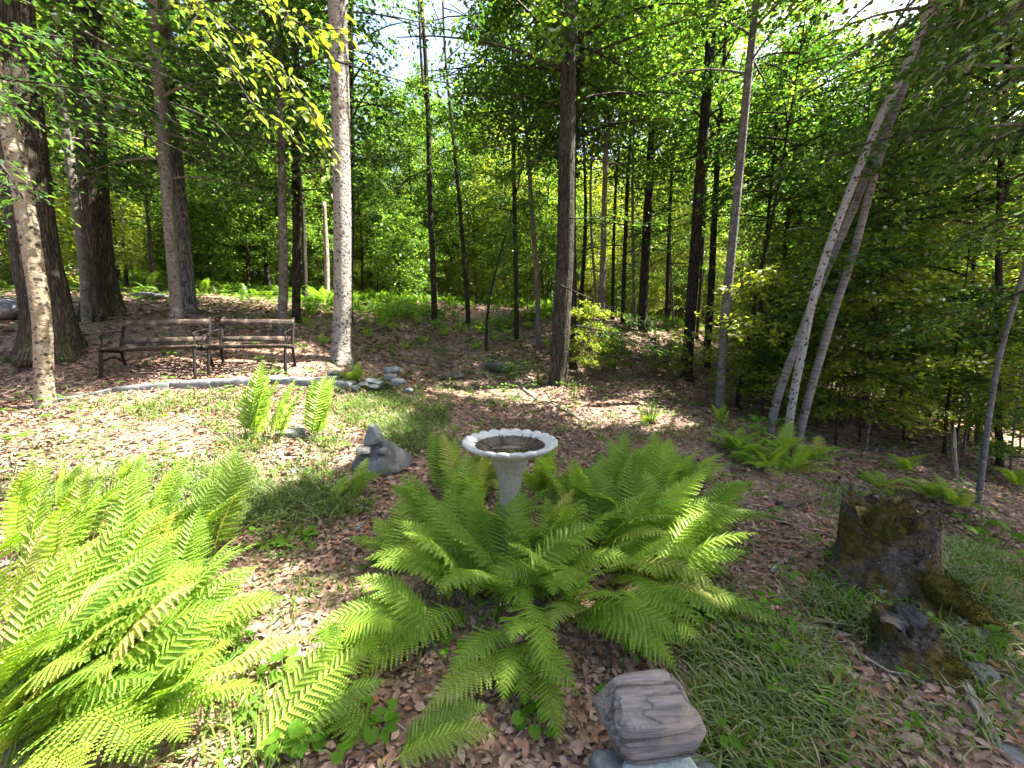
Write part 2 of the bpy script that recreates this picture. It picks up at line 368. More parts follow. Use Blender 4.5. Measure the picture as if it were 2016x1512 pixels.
# ------------------------------------------------------------------ foliage
def norm(v): return v / (np.linalg.norm(v, axis=-1, keepdims=True) + 1e-9)
def leaves(pos, u, n, L, W, shape=1):
    """leaf blades: pos base, u long axis, n face normal; shape 1 = folded diamond, 2 = ovate with a point"""
    u = norm(u); s = norm(np.cross(n, u)); n = np.cross(u, s); L = L[:, None]; W = W[:, None]; N = len(pos)
    if shape == 1:
        V = np.stack([pos, pos + u*L*.45 + s*W*.5 + n*W*.12, pos + u*L - n*L*.06, pos + u*L*.45 - s*W*.5 + n*W*.12], 1)
        F = np.array([[0, 2, 1], [0, 3, 2]])
    else:
        V = np.stack([pos, pos + u*L*.5 - n*L*.03, pos + u*L - n*L*.16, pos + u*L*.26 + s*W*.44 + n*W*.1, pos + u*L*.62 + s*W*.42 + n*W*.06,
                      pos + u*L*.26 - s*W*.44 + n*W*.1, pos + u*L*.62 - s*W*.42 + n*W*.06], 1)
        F = np.array([[0, 1, 3], [3, 1, 4], [4, 1, 2], [0, 5, 1], [5, 6, 1], [6, 2, 1]])
    k = V.shape[1]
    Fs = (F[None] + (np.arange(N) * k)[:, None, None]).reshape(-1, 3)
    return V.reshape(-1, 3), Fs
UP = np.array([0, 0, 1.0])
def spray_leaves(O, D, Ls, lv, leaf, rng, shape=1, tilt=.75, wr=.66, droop=.22, fan=.42):
    S = len(O); D = norm(D)
    t = (np.arange(lv) + .6) / lv
    tt = np.clip(t[None] + rng.uniform(-.3, .3, (S, lv)) / lv, 0.05, 1)
    pos = O[:, None] + D[:, None] * (Ls[:, None] * tt)[..., None]; pos[..., 2] -= droop * Ls[:, None] * tt ** 2
    side = norm(np.cross(D, UP[None] + rng.normal(0, .12, (S, 3))))
    lat_off = rng.uniform(-1, 1, (S, lv)) * fan * np.sin(np.pi * np.clip(tt, .08, .9))
    pos = pos + side[:, None] * (lat_off * Ls[:, None])[..., None]; pos[..., 2] += rng.normal(0, .05, (S, lv)) * (fan > 0) - .1 * np.abs(lat_off) * Ls[:, None]
    sg = np.where(np.arange(lv) % 2 == 0, 1.0, -1.0)
    ang = rng.uniform(.5, 1.15, (S, lv)); ang[:, -1] *= .15
    u = D[:, None] * np.cos(ang)[..., None] + side[:, None] * (np.sin(ang) * sg[None])[..., None]
    if fan > 0:
        sp_a = rng.uniform(-1.7, 1.7, (S, lv)); u = D[:, None] * np.cos(sp_a)[..., None] + side[:, None] * np.sin(sp_a)[..., None]
    u[..., 2] += rng.normal(-.2, .22, (S, lv))
    n = UP[None, None] + rng.normal(0, tilt, (S, lv, 3))
    L = leaf * rng.uniform(.65, 1.2, (S, lv)) * (1 - .25 * tt)
    return leaves(pos.reshape(-1, 3), u.reshape(-1, 3), n.reshape(-1, 3), L.ravel(), (L * wr * rng.uniform(.85, 1.15, (S, lv))).ravel(), shape)
def crown_parts(rng, at, z0, z1, Rad, nl, spr, prof='round', up=(.15, .7), limb_r=.02, az_bias=None, single=None, avoid=False):
    """limbs around a trunk. at(z) -> trunk point. Returns limb tubes (Acc) and spray arrays"""
    acc = Acc(); O, D, Ls = [], [], []
    for k in range(nl):
        f = (k + rng.uniform(0, 1)) / nl; z = z0 + (z1 - z0) * f
        az = k * 2.4 + rng.uniform(-.5, .5) if az_bias is None else az_bias[0] + rng.normal(0, az_bias[1])
        if prof == 'round': pr = math.sin(math.pi * min(1, .18 + .82 * f)) ** .6 if f < .8 else max(.25, (1 - f) * 4 * .75)
        elif prof == 'cone': pr = 1.05 - .85 * f
        else: pr = 1
        L = Rad * pr * rng.uniform(.65, 1.12)
        e = rng.uniform(*up) * (1.2 if f > .7 else .9)
        hd = np.array([math.cos(az), math.sin(az), 0]); p0 = at(z)
        t = np.linspace(0, 1, 6); sd = np.array([-hd[1], hd[0], 0]) * rng.uniform(-.2, .2)
        pts = p0 + hd[None] * (L * t)[:, None] + sd[None] * (L * t ** 2)[:, None] + UP[None] * (L * (math.tan(e) * t - (math.tan(e) * .55 + .1) * t ** 2))[:, None]
        if avoid and shades_lit(pts[::2], .12).any(): L = 0.0
        if L == 0.0: continue
        if limb_r:
            tb = tube(pts, limb_r * (L / 2) ** .5 * (1 - .85 * t) + .003, 5, cap=False); acc.add(*tb)
            if single is not None: single.append(tb)
        m = max(3, int(spr * (.5 + L / Rad * .5)))
        for q in range(m):
            s = .22 + .78 * (q + rng.uniform(.2, .8)) / m; ii = min(4, int(s * 5)); fr = s * 5 - ii
            p = pts[ii] * (1 - fr) + pts[min(5, ii + 1)] * fr
            dirv = norm(pts[min(5, ii + 1)] - pts[ii]); lat = np.array([-dirv[1], dirv[0], 0])
            a = rng.uniform(.5, 1.15) * (1 if q % 2 else -1)
            if q == m - 1: a = 0
            d = dirv * math.cos(a) + lat * math.sin(a); d[2] = d[2] * .5 + rng.normal(.02, .12)
            O.append(p + rng.normal(0, .16, 3) * [1, 1, .7] * min(1, Rad / 2)); D.append(d); Ls.append((.30 * L * (1.15 - s) + .28) * rng.uniform(.75, 1.25))
    return acc, np.array(O), np.array(D), np.array(Ls)

# ------------------------------------------------------------------ trees of the photograph
def trunk_mesh(path, rad, segs, seed, style, flare, base, nrm=None):
    a = noise1(seed, 5, (1, 4)); b = noise1(seed + 1, 5, (.6, 3)); c = noise1(seed + 2, 5, (6, 14)); r = np.random.default_rng(seed)
    ph = r.uniform(0, 6.28, 8); nr = r.integers(4, 7)
    amp = {'smooth': .03, 'rough': .05, 'birch': .035, 'dark': .05}[style]
    def rf(th, s):
        m = 1 + amp * (np.sin(2*th + ph[0] + .7*s) * .6 + np.sin(3*th + ph[1] - 1.1*s) * .5 + b(s * 2.3) * .6 * np.cos(th + ph[6]))
        if style == 'rough':
            w = .5 * np.sin(s * 2.1 + ph[2]) + .35 * np.sin(s * 5.3 + ph[3])
            m = m + .032 * np.abs(np.sin(11*th*.5 + w + ph[4])) + .022 * np.sin(17*th + 2*w + 3*np.sin(s*3+th)) + .014*np.sin(29*th + 5*np.sin(s*6))
        if style == 'smooth': m = m + .012 * np.sin(5*th + 9*s + ph[2]) * np.sin(14*s + ph[3])
        fl = np.exp(-s / max(.05, flare[1])) if flare else 0 * s
        if flare: m = m + fl * flare[0] * (1 + .45 * np.cos(nr * th + ph[5]) + .2 * np.cos((nr + 2) * th + ph[7]))
        return m
    return tube(path, rad, segs, rf)
class Trunk:
    def __init__(s, path): s.p = path
    def __call__(s, z):
        zz = s.p[:, 2]; return np.array([np.interp(z, zz, s.p[:, 0]), np.interp(z, zz, s.p[:, 1]), z])
def main_tree(name, label, cat, pts, d, w, bark, style, top, seed, flare=(.6, .25), crown=None, leafmat='leaf', segs=18, stems=None, tilt_y=0.0, lean_keep=.6, group=None):
    """pts: pixels up the trunk (base first); w: pixel widths at base and at the last point; d: distance. The trunk goes on above the frame to height top"""
    w3 = [P(x, y, d) for x, y in pts]
    base = w3[0].copy(); g = gz1(base[0], base[1])
    base[2] = g
    w3[0] = base.copy()
    path = [base - np.array([0, 0, .12])] + w3
    last = path[-1]; dirv = norm(path[-1] - path[-2])
    if top > last[2] + .3:
        k = (top - last[2]) / max(.3, dirv[2]); end = last + dirv * k * np.array([lean_keep, lean_keep, 1])
        end[2] = top; path.append((last + end) / 2 + np.array([.03, .02, 0])); path.append(end)
    path = np.array(path); path[:, 1] += tilt_y * (path[:, 2] - g)
    H = top - g; n = int(max(14, H * 9 if style in ('smooth', 'rough', 'birch') else H * 4))
    sp = smooth_path(path, n)
    kf = .94 * math.cos(math.atan(w3[1][0] / d)); r0, r1 = kf * w[0] / FPX * d / 2, kf * w[1] / FPX * d / 2
    zl = w3[-1][2]; z = sp[:, 2]
    rad = np.where(z < zl, r0 + (r1 - r0) * (z - g) / max(.1, zl - g), r1 * np.clip(1 - (z - zl) / max(.2, top - zl + .3) * .75, .12, 1))
    rad = np.maximum(rad, .006)
    t = thing(name, label, cat, base, group)
    acc = Acc().add(*trunk_mesh(sp, rad, segs, seed, style, flare, base))
    link('trunk', acc.mesh('trunk', True, base), t, M[bark])
    at = Trunk(sp); rng = np.random.default_rng(seed + 100)
    if stems:
        fk = Acc()
        for q in stems:
            pp = [P(x, y, d + dd) for x, y, dd in q['pts']]; e = norm(pp[-1] - pp[-2]); pp.append(pp[-1] + e * q.get('more', 1.5))
            s2 = smooth_path(pp, 14); r = np.linspace(q['w'][0], q['w'][1], 14) / FPX * d / 2
            fk.add(*tube(s2, r, 10))
        link('fork_stem', fk.mesh('fork_stem', True, base), t, M[bark])
    if crown:
        c = dict(z0=3.2, z1=top, R=2.2, nl=22, spr=10, lv=12, leaf=.10, prof='round', up=(.1, .6), shape=1, keep=1.0); c.update(crown)
        if c['keep'] >= 1: c['nl'] = int(c['nl'] * 1.7); c['spr'] = int(c['spr'] * 1.6); c['lv'] = 18; c['leaf'] *= 1.12; c['lv'] = 22
        br, O, D, Ls = crown_parts(rng, at, c['z0'] + g*0, c['z1'], c['R'], c['nl'], c['spr'], c['prof'], c['up'], single=(lims := []), avoid=True)
        mid = O + norm(D) * Ls[:, None] * .5
        ok = ~shades_lit(mid)
        if c['keep'] >= 1: ok &= ~(sky_gap(mid) & (rng.uniform(size=len(mid)) < .76))
        if c['keep'] < 1: ok &= rng.uniform(size=len(ok)) < c['keep']
        if c.get('far'):  ok &= mid[:, 1] > c['far']
        if ok.sum() > 3:
            V, F = spray_leaves(O[ok], D[ok], Ls[ok], c['lv'], c['leaf'], rng, c['shape'])
            for tb in lims: link('branch', Acc().add(*tb).mesh('branch', True, base), t, M[bark])
            link('crown', mesh('crown', V - base, F), t, M[leafmat])
    return t
MT = main_tree
MT('old_tree', 'massive dark ridged trunk at the left edge, behind the pale spotted trunk', 'tree',
   [(108,712),(94,620),(70,500),(46,300),(20,0)], 5.3, (104,94), 'rough', 'rough', 14, 1, (.75,.34), dict(z0=5.2,R=3.4,nl=24,leaf=.10), segs=72)
MT('beech_tree', 'pale tan spotted trunk leaning left in front of the massive dark trunk', 'tree',
   [(88,783),(82,620),(64,500),(46,390),(18,250),(-22,110)], 4.2, (44,44), 'beech_pale', 'smooth', 9, 2, (.45,.12), dict(z0=4.6,R=2.2,nl=14,leaf=.10), segs=32)
MT('young_tree', 'thin grey brown trunk standing left of the second thick dark trunk', 'tree',
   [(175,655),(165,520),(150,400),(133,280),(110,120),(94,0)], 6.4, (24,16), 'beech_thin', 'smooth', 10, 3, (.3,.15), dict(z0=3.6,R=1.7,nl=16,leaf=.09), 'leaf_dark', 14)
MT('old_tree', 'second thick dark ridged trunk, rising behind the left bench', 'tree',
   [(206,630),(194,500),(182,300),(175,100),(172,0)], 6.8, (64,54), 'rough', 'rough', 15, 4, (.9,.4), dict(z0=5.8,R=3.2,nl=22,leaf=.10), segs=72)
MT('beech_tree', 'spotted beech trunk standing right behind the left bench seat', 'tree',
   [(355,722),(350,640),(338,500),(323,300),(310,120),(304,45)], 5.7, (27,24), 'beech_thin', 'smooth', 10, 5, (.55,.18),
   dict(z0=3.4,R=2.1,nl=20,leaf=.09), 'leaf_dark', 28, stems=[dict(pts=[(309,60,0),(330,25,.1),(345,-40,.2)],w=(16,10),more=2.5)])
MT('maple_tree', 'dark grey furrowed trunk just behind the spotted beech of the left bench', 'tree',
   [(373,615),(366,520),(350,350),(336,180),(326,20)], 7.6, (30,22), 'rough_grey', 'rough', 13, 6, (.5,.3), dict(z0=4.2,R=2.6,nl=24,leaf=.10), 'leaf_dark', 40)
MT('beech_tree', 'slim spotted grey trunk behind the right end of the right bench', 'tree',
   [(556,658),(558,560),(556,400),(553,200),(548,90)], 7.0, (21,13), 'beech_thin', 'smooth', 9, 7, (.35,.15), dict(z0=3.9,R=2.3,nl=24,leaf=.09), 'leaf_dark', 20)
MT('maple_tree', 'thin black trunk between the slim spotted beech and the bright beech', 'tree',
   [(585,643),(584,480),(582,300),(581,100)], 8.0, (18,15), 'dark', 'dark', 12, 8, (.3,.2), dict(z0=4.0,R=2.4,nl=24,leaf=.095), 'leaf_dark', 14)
MT('beech_tree', 'tall pale spotted beech with a sunlit white stripe, right of the benches', 'tree',
   [(673,715),(675,600),(674,450),(672,300),(668,120),(664,0)], 6.2, (39,36), 'beech', 'smooth', 14, 9, (.5,.2), dict(z0=6.6,R=2.8,nl=30,leaf=.10), segs=44)
MT('maple_tree', 'narrow black trunk half hidden behind the pale sunlit beech', 'tree',
   [(690,625),(693,400),(692,200),(691,0)], 9.0, (11,10), 'dark', 'dark', 11, 10, (.2,.2), dict(z0=5.0,z1=9,R=1.6,nl=14,leaf=.09), 'leaf', 10)
MT('slim_tree', 'slim dark trunk with a fork, right of the sunlit beech, rising into the open sky', 'tree',
   [(856,634),(852,520),(847,400),(843,240),(838,120),(830,0)], 11.0, (13,7), 'dark', 'dark', 12.5, 11, (.25,.2),
   dict(z0=8.0,R=1.0,nl=12,spr=6,leaf=.09,keep=.5), 'leaf', 10, stems=[dict(pts=[(843,235,0),(832,150,.1),(824,0,.2)],w=(5,4))])
MT('slim_tree', 'second slim trunk right of the sunlit beech, tapering into the sky gap', 'tree',
   [(922,642),(914,520),(904,390),(888,230),(876,100)], 11.5, (10,5), 'dark', 'dark', 12.5, 12, (.25,.2), dict(z0=6.5,R=1.2,nl=14,spr=6,leaf=.085,keep=.5), 'leaf', 10)
MT('sapling', 'wispy black sapling leaning right in front of the leafy slope', 'sapling',
   [(957,692),(962,600),(985,500),(1012,400)], 8.5, (6,3), 'dark', 'dark', 5.2, 13, (.1,.1), dict(z0=3.2,R=.7,nl=8,spr=4,leaf=.07), 'leaf', 8)
MT('slim_tree', 'slim straight trunk on the slope, first one left of the forked slim trunk', 'tree',
   [(1017,667),(1015,520),(1011,300),(1009,200)], 10.0, (10,8), 'dark', 'dark', 10, 14, (.25,.2), dict(z0=5.5,R=1.7,nl=20,leaf=.09), 'leaf', 10)
MT('slim_tree', 'slim trunk bending left and forking high up, left of the big dark trunk', 'tree',
   [(1060,687),(1056,540),(1046,400),(1034,240),(1010,90),(1003,0)], 9.5, (11,6), 'beech_thin', 'dark', 10.5, 15, (.25,.2),
   dict(z0=5.6,R=2.6,nl=34,leaf=.09), 'leaf', 10, stems=[dict(pts=[(1028,200,0),(1022,90,.1),(1026,0,.2)],w=(6,4))])
MT('maple_tree', 'big dark straight trunk right of the centre, with a flared foot', 'tree',
   [(1100,760),(1105,640),(1112,500),(1116,300),(1120,120),(1123,0)], 7.0, (36,28), 'rough', 'rough', 13, 16, (.55,.2), dict(z0=5.2,R=3.3,nl=42,leaf=.095), 'leaf', 44)
MT('maple_tree', 'dark trunk standing close behind the big dark straight trunk', 'tree',
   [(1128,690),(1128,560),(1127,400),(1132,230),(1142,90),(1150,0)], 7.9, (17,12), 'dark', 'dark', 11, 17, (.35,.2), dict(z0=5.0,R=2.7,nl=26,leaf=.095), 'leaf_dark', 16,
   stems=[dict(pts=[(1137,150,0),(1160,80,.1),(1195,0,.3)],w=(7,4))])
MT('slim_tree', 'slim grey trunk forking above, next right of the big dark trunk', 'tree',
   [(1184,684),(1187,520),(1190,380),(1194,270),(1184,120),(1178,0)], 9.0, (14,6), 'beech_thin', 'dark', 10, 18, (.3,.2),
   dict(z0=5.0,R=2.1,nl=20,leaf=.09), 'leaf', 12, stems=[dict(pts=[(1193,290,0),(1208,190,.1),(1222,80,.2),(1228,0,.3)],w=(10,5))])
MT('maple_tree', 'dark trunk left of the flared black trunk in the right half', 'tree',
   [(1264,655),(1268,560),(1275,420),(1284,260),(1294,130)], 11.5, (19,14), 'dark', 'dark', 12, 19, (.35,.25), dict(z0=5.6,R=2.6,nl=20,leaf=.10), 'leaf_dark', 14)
MT('maple_tree', 'black trunk with a flared foot, standing in the shade behind the smooth grey trunk', 'tree',
   [(1350,750),(1358,640),(1368,500),(1382,300),(1394,150),(1402,20)], 9.0, (24,18), 'dark', 'rough', 12, 20, (.5,.25), dict(z0=5.0,R=2.5,nl=20,leaf=.095), 'leaf', 24)
MT('slim_tree', 'narrow dark trunk between the flared black trunk and the smooth grey one', 'tree',
   [(1390,722),(1398,600),(1408,400),(1414,290)], 10.0, (16,11), 'dark', 'dark', 10.5, 21, (.3,.2), dict(z0=5.0,R=2.1,nl=18,leaf=.095), 'leaf', 12)
MT('grey_tree', 'smooth grey trunk leaning slightly right, left of the leaning birches', 'tree',
   [(1415,820),(1422,700),(1438,520),(1458,310),(1474,140),(1490,0)], 6.3, (21,15), 'grey', 'smooth', 11, 22, (.25,.1), dict(z0=5.0,R=2.5,nl=22,leaf=.09), 'leaf', 22)
MT('sapling', 'crooked dark sapling just behind the smooth grey trunk', 'sapling',
   [(1452,790),(1470,700),(1482,620),(1500,520),(1522,420)], 7.2, (12,6), 'dark', 'dark', 7, 23, (.2,.1), dict(z0=3.6,R=1.5,nl=12,leaf=.085), 'leaf_dark', 10)
MT('birch_tree', 'silver striped birch stem, back one of the three leaning birches', 'birch',
   [(1518,818),(1545,740),(1572,670),(1606,580),(1641,500),(1680,410),(1722,300),(1768,190),(1805,90),(1835,0)], 4.75, (20,14), 'birch', 'birch', 9, 24, (.25,.1), dict(z0=4.8,R=2.3,nl=24,leaf=.085), 'leaf_light', 26, lean_keep=.9)
MT('birch_tree', 'white birch stem with dark knots, front one of the three leaning birches', 'birch',
   [(1549,874),(1562,780),(1578,700),(1603,580),(1627,500),(1660,410),(1704,300),(1740,215),(1776,150),(1810,70),(1838,0)], 4.5, (19,16), 'birch_white', 'birch', 9, 25, (.3,.1), dict(z0=4.6,R=2.4,nl=24,leaf=.085), 'leaf', 28, lean_keep=.9)
MT('birch_tree', 'brown streaked peeling birch stem, rightmost of the three leaning birches', 'birch',
   [(1570,880),(1590,790),(1616,700),(1646,600),(1680,500),(1704,410),(1732,310),(1762,215),(1790,150),(1822,70),(1850,0)], 4.6, (21,13), 'birch', 'birch', 9, 26, (.3,.12), dict(z0=4.7,R=2.2,nl=24,leaf=.085), 'leaf_light', 28, lean_keep=.9)
MT('sapling', 'smooth grey sapling leaning right at the right edge', 'sapling',
   [(1925,990),(1937,900),(1950,800),(1968,700),(1990,620),(2014,540),(2040,450)], 3.6, (17,12), 'grey', 'smooth', 5.5, 27, (.3,.06), dict(z0=3.0,R=1.3,nl=14,leaf=.075), 'leaf_dark', 18)
MT('maple_tree', 'dark trunk behind the smooth grey sapling at the right edge', 'tree',
   [(1962,960),(1964,820),(1966,600),(1968,400),(1978,200),(1988,60)], 5.4, (19,14), 'dark', 'dark', 9, 28, (.3,.12), dict(z0=3.0,R=2.3,nl=24,leaf=.085), 'leaf_dark', 16,
   stems=[dict(pts=[(1968,420,0),(1990,330,.1),(2020,230,.2)],w=(10,7))])
# thin trees of the right hand wood: leafy understory that closes the view
_sap = [((1485,735),(1500,560),(1512,430),9.0,(12,7),6.6,'dark trunk just right of the smooth grey trunk, in deep shade'),
        ((1530,700),(1540,540),(1555,400),9.5,(13,8),7.0,'dark trunk seen left of the leaning birches, far down the slope'),
        ((1645,875),(1655,760),(1665,660),5.3,(7,4),3.6,'thin dark stem right of the leaning birches'),
        ((1690,880),(1704,780),(1716,690),5.8,(7,4),3.8,'slanting thin dark stem near the leaning birches'),
        ((1772,940),(1776,800),(1776,600),6.0,(7,4),4.2,'straight thin stem between the birches and the broken stake'),
        ((1850,960),(1862,830),(1880,700),5.6,(9,5),4.2,'leafy thin stem beside the broken stake'),
        ((1700,800),(1708,640),(1716,470),9.5,(14,8),7.2,'trunk among dense leaves right of the birches'),
        ((1830,800),(1836,640),(1840,430),8.6,(14,8),6.8,'trunk among dense leaves between birches and right edge'),
        ((1905,850),(1912,640),(1920,450),7.4,(12,8),6.2,'trunk among dense leaves near the right edge'),
        ((1600,770),(1612,600),(1622,430),10.5,(14,8),7.5,'shaded trunk seen behind the leaning birches'),
        ((1225,665),(1230,500),(1238,320),12.0,(10,7),7.6,'thin trunk between the forked grey trunk and the next dark one'),
        ((1310,670),(1316,500),(1322,350),12.5,(9,6),7.2,'thin trunk left of the flared black trunk')]
for k, (a_, b_, c_, d_, w_, top_, lab) in enumerate(_sap):
    MT('understory_tree', 'understory ' + lab, 'tree', [a_, b_, c_], d_, w_, 'dark', 'dark', top_ + 1.0, 60 + k, (.25, .1),
       dict(z0=(.7 if top_ < 4.5 else 3.6 if k in (0, 1, 9, 10, 11) else 1.5), R=(1.15 if top_ < 4.5 else 2.2), nl=(12 if top_ < 4.5 else 12), spr=7, leaf=.085, prof='round', up=(.0, .7)), 'leaf' if k % 2 else 'leaf_dark', 9)

# ------------------------------------------------------------------ tall trees over the clearing, beyond the right and rear edges of the view
for k, (x, y, lab, z0, z1, Rd, nl) in enumerate([
        (4.4, 1.0, 'tall maple shading the bird bath from the right', 6.3, 12, 3.7, 50),
        (7.0, 3.3, 'tall maple on the downhill side of the clearing, right of the grey sapling', 6.3, 14, 4.2, 52),
        (10.5, 5.4, 'tall maple further down the slope on the right', 6.0, 15, 4.2, 50),
        ]):
    g = gz1(x, y); b = np.array([x, y, g]); t = thing('maple_tree', lab, 'tree', b)
    pth = smooth_path(np.array([[x, y, g - .15], [x + .05, y, g + 3], [x - .1, y + .1, g + 8], [x, y, z1]]), 60)
    link('trunk', Acc().add(*trunk_mesh(pth, np.linspace(.24, .05, 60), 24, 300 + k, 'rough', (.6, .25), b)).mesh('trunk', True, b), t, M['rough'])
    rng = np.random.default_rng(400 + k)
    br, O, D, Ls = crown_parts(rng, Trunk(pth), z0, z1, Rd, int(nl*1.5), 20, 'round', (.1, .6), .03, avoid=True)
    ok = (rng.uniform(size=len(O)) < .8) & ~shades_lit(O + norm(D) * Ls[:, None] * .5, .5)
    V, F = spray_leaves(O[ok], D[ok], Ls[ok], 20, .17, rng)
    link('branches', br.mesh('branches', True, b), t, M['rough'], kind='stuff'); link('crown', mesh('crown', V - b, F), t, M['leaf'])

# ------------------------------------------------------------------ the woods behind: templates, then one copy per tree
def template(kind, seed):
    rng = np.random.default_rng(seed)
    if kind == 'tall': H, z0, Rd, nl, r, spr, lf = rng.uniform(13, 17), rng.uniform(4, 6), rng.uniform(2.8, 3.6), 60, rng.uniform(.10, .17), 18, .19
    elif kind == 'pole': H, z0, Rd, nl, r, spr, lf = rng.uniform(10, 14), rng.uniform(6.0, 8.0), rng.uniform(1.3, 1.9), 26, rng.uniform(.045, .085), 12, .15
    elif kind == 'mid': H, z0, Rd, nl, r, spr, lf = rng.uniform(6.5, 9), rng.uniform(1.4, 2.6), rng.uniform(2.0, 2.8), 44, rng.uniform(.04, .07), 16, .11
    else: H, z0, Rd, nl, r, spr, lf = rng.uniform(2.2, 3.6), .45, rng.uniform(.9, 1.3), 26, .018, 11, .105
    b = rng.normal(0, .03 * H, (3, 2))
    pth = smooth_path(np.array([[0, 0, -.2], [b[0, 0] * .4, b[0, 1] * .4, H * .35], [b[1, 0] * .6, b[1, 1] * .6, H * .7], [b[2, 0], b[2, 1], H]]), 26)
    tr = Acc().add(*tube(pth, np.linspace(r, r * .2, 26), 9, lambda th, s: 1 + .6 * np.exp(-s / .3) + .05 * np.sin(3 * th + 2 * s))).mesh('trunk')
    br, O, D, Ls = crown_parts(rng, Trunk(pth), z0, H, Rd, nl, spr, 'round', (.05, .8), .016)
    V, F = spray_leaves(O, D, Ls, 24 if kind == 'mid' else 18, lf, rng)
    return tr, br.mesh('branches'), mesh('crown', V, F)
TPL = {k: [template(k, 500 + 17 * i + 7 * len(k)) for i in range(n)] for k, n in (('tall', 5), ('pole', 5), ('mid', 8), ('low', 4))}
for k, mats in (('tall', ('leaf', 'leaf_light')), ('pole', ('leaf', 'leaf_light')), ('mid', ('leaf', 'leaf_light', 'leaf', 'leaf_light', 'leaf_dark')), ('low', ('leaf', 'leaf_light'))):
    for q, (a_, b_, c_) in enumerate(TPL[k]):
        a_.materials.append(M['dark'] if q % 3 else M['beech_thin']); b_.materials.append(M['dark']); c_.materials.append(M[mats[q % len(mats)]])
WOODS = {'tall': ('forest_tree', 'barked tall leafy tree', 'tree', 'tall trees in the woods behind'), 'mid': ('forest_tree', 'barked medium leafy tree', 'tree', 'understory trees in the woods behind'),
         'pole': ('pole_tree', 'barked bare slim pole', 'tree', 'slim bare trunks in the woods behind'), 'low': ('forest_sapling', 'barked low leafy sapling', 'sapling', 'low saplings in the woods behind')}
ZONES = [(-1e9, 'beyond the left border'), (-60, 'behind the massive left trunk'), (150, 'behind the second thick trunk'), (270, 'behind the left bench'), (420, 'behind the right bench'), (560, 'left of the sunlit beech'), (675, 'right of the sunlit beech'),
         (780, 'left of the forked slim trunk'), (860, 'right of the forked slim trunk'), (960, 'behind the bird bath'), (1050, 'left of the big dark trunk'), (1115, 'right of the big dark trunk'), (1230, 'left of the flared black trunk'), (1370, 'behind the smooth grey trunk'),
         (1480, 'left of the leaning birches'), (1580, 'behind the leaning birches'), (1690, 'right of the leaning birches'), (1800, 'behind the broken stake'), (1900, 'behind the grey sapling'), (2040, 'beyond the right border')]
def woods_label(kind, q, x, y):
    px = 1008 + x / y * FPX; zone = [z for a, z in ZONES if px >= a][-1]
    depth = 'nearby' if y < 11 else 'not far' if y < 16 else 'well back' if y < 23 else 'far back' if y < 31 else 'farthest back'
    bark = 'dark' if q % 3 else 'pale'; nm = WOODS[kind][1]
    return f'{bark} {nm} {depth}, {zone}'
_rw = np.random.default_rng(77); _placed = []
def plant(kind, x, y, s=1.0):
    q = int(_rw.integers(len(TPL[kind]))); tr, br, cr = TPL[kind][q]; nm, lab, cat, grp = WOODS[kind]
    t = thing(nm, woods_label(kind, q, x, y), cat, (x, y, gz1(x, y) - .03), grp, _rw.uniform(0, 6.28)); t.scale = (s, s, s * _rw.uniform(.92, 1.1))
    for n_, m_ in (('trunk', tr), ('branches', br), ('crown', cr)): link(n_, m_, t, **({'kind': 'stuff'} if n_ == 'branches' else {}))
    _placed.append((x, y))
def corridor(x, y):                       # the opening in the forest where the sky shows
    px = 1008 + x / y * FPX; return 640 < px < 1040
tries = 0
NEED = {'tall': 22, 'pole': 110, 'mid': 170, 'low': 90}
while sum(NEED.values()) > 0 and tries < 9000:
    tries += 1
    kind = random.choice([k for k in NEED for _ in range(NEED[k])])
    y = 8 + 32 * _rw.uniform() ** (.8 if kind != 'low' else 1.6); x = _rw.uniform(-1.45, 1.5) * y
    px = 1008 + x / y * FPX
    if kind == 'tall' and (y < 15 or (corridor(x, y) and y < 25)): continue
    if kind == 'pole' and corridor(x, y) and y < 24: continue
    if kind == 'mid' and (y < 10.5 and px < 1250 or y < 18 and 1040 < px < 1580): continue
    if kind == 'mid' and corridor(x, y) and y < 17: continue
    if kind == 'low' and (y < 13 and 560 < px < 1330): continue
    if kind in ('mid', 'low') and px >= 1580 and y < 13 and _rw.uniform() < .6: continue
    if kind == 'low' and (y < 8.5 and px < 600 or y < 17 and 1040 < px < 1580): continue
    if px < 620 and y < 10.5: continue
    if kind in ('pole', 'tall') and shades_lit(np.array([[x, y, gz1(x, y) + h] for h in (6, 8, 10, 12, 14)]), 1.7).any(): continue
    if kind == 'mid' and shades_lit(np.array([[x, y, gz1(x, y) + h] for h in (3, 5, 7)]), 2.0).any(): continue
    md = {'tall': 2.2, 'pole': 1.0, 'mid': 1.3, 'low': .9}[kind]
    if any((x - a) ** 2 + (y - b) ** 2 < md * md for a, b in _placed): continue
    plant(kind, x, y, _rw.uniform(.85, 1.15)); NEED[kind] -= 1
for x, y in [(1.5,7.4),(2.1,7.9),(3.3,8.2),
             (4.9,7.0),(5.6,7.6),(6.2,6.6),(7.0,5.8),(7.8,6.6),(5.8,8.8),(7.2,8.8),(8.4,7.8),(6.6,4.9),(9.0,6.6),(6.6,10),(8.2,9.8),(9.8,8.4),(4.2,6.3),(5.0,5.3)]:
    plant('low', x, y, random.uniform(.8, 1.15) * (.5 if x < 4 else .85))
for x, y in [(6.8,7.4),(8.6,6.9)]: plant('mid', x, y, .75)
_same = {}
for o in COL.objects:
    if o.parent is None and o.get('group', '').endswith('woods behind'): _same.setdefault(o['label'], []).append(o)
_N = ['', '', 'two', 'three', 'four', 'five', 'six', 'seven', 'eight', 'nine', 'ten', 'eleven', 'twelve']; _O = ['leftmost', 'second', 'third', 'fourth', 'fifth', 'sixth', 'seventh', 'eighth', 'ninth', 'tenth', 'eleventh']
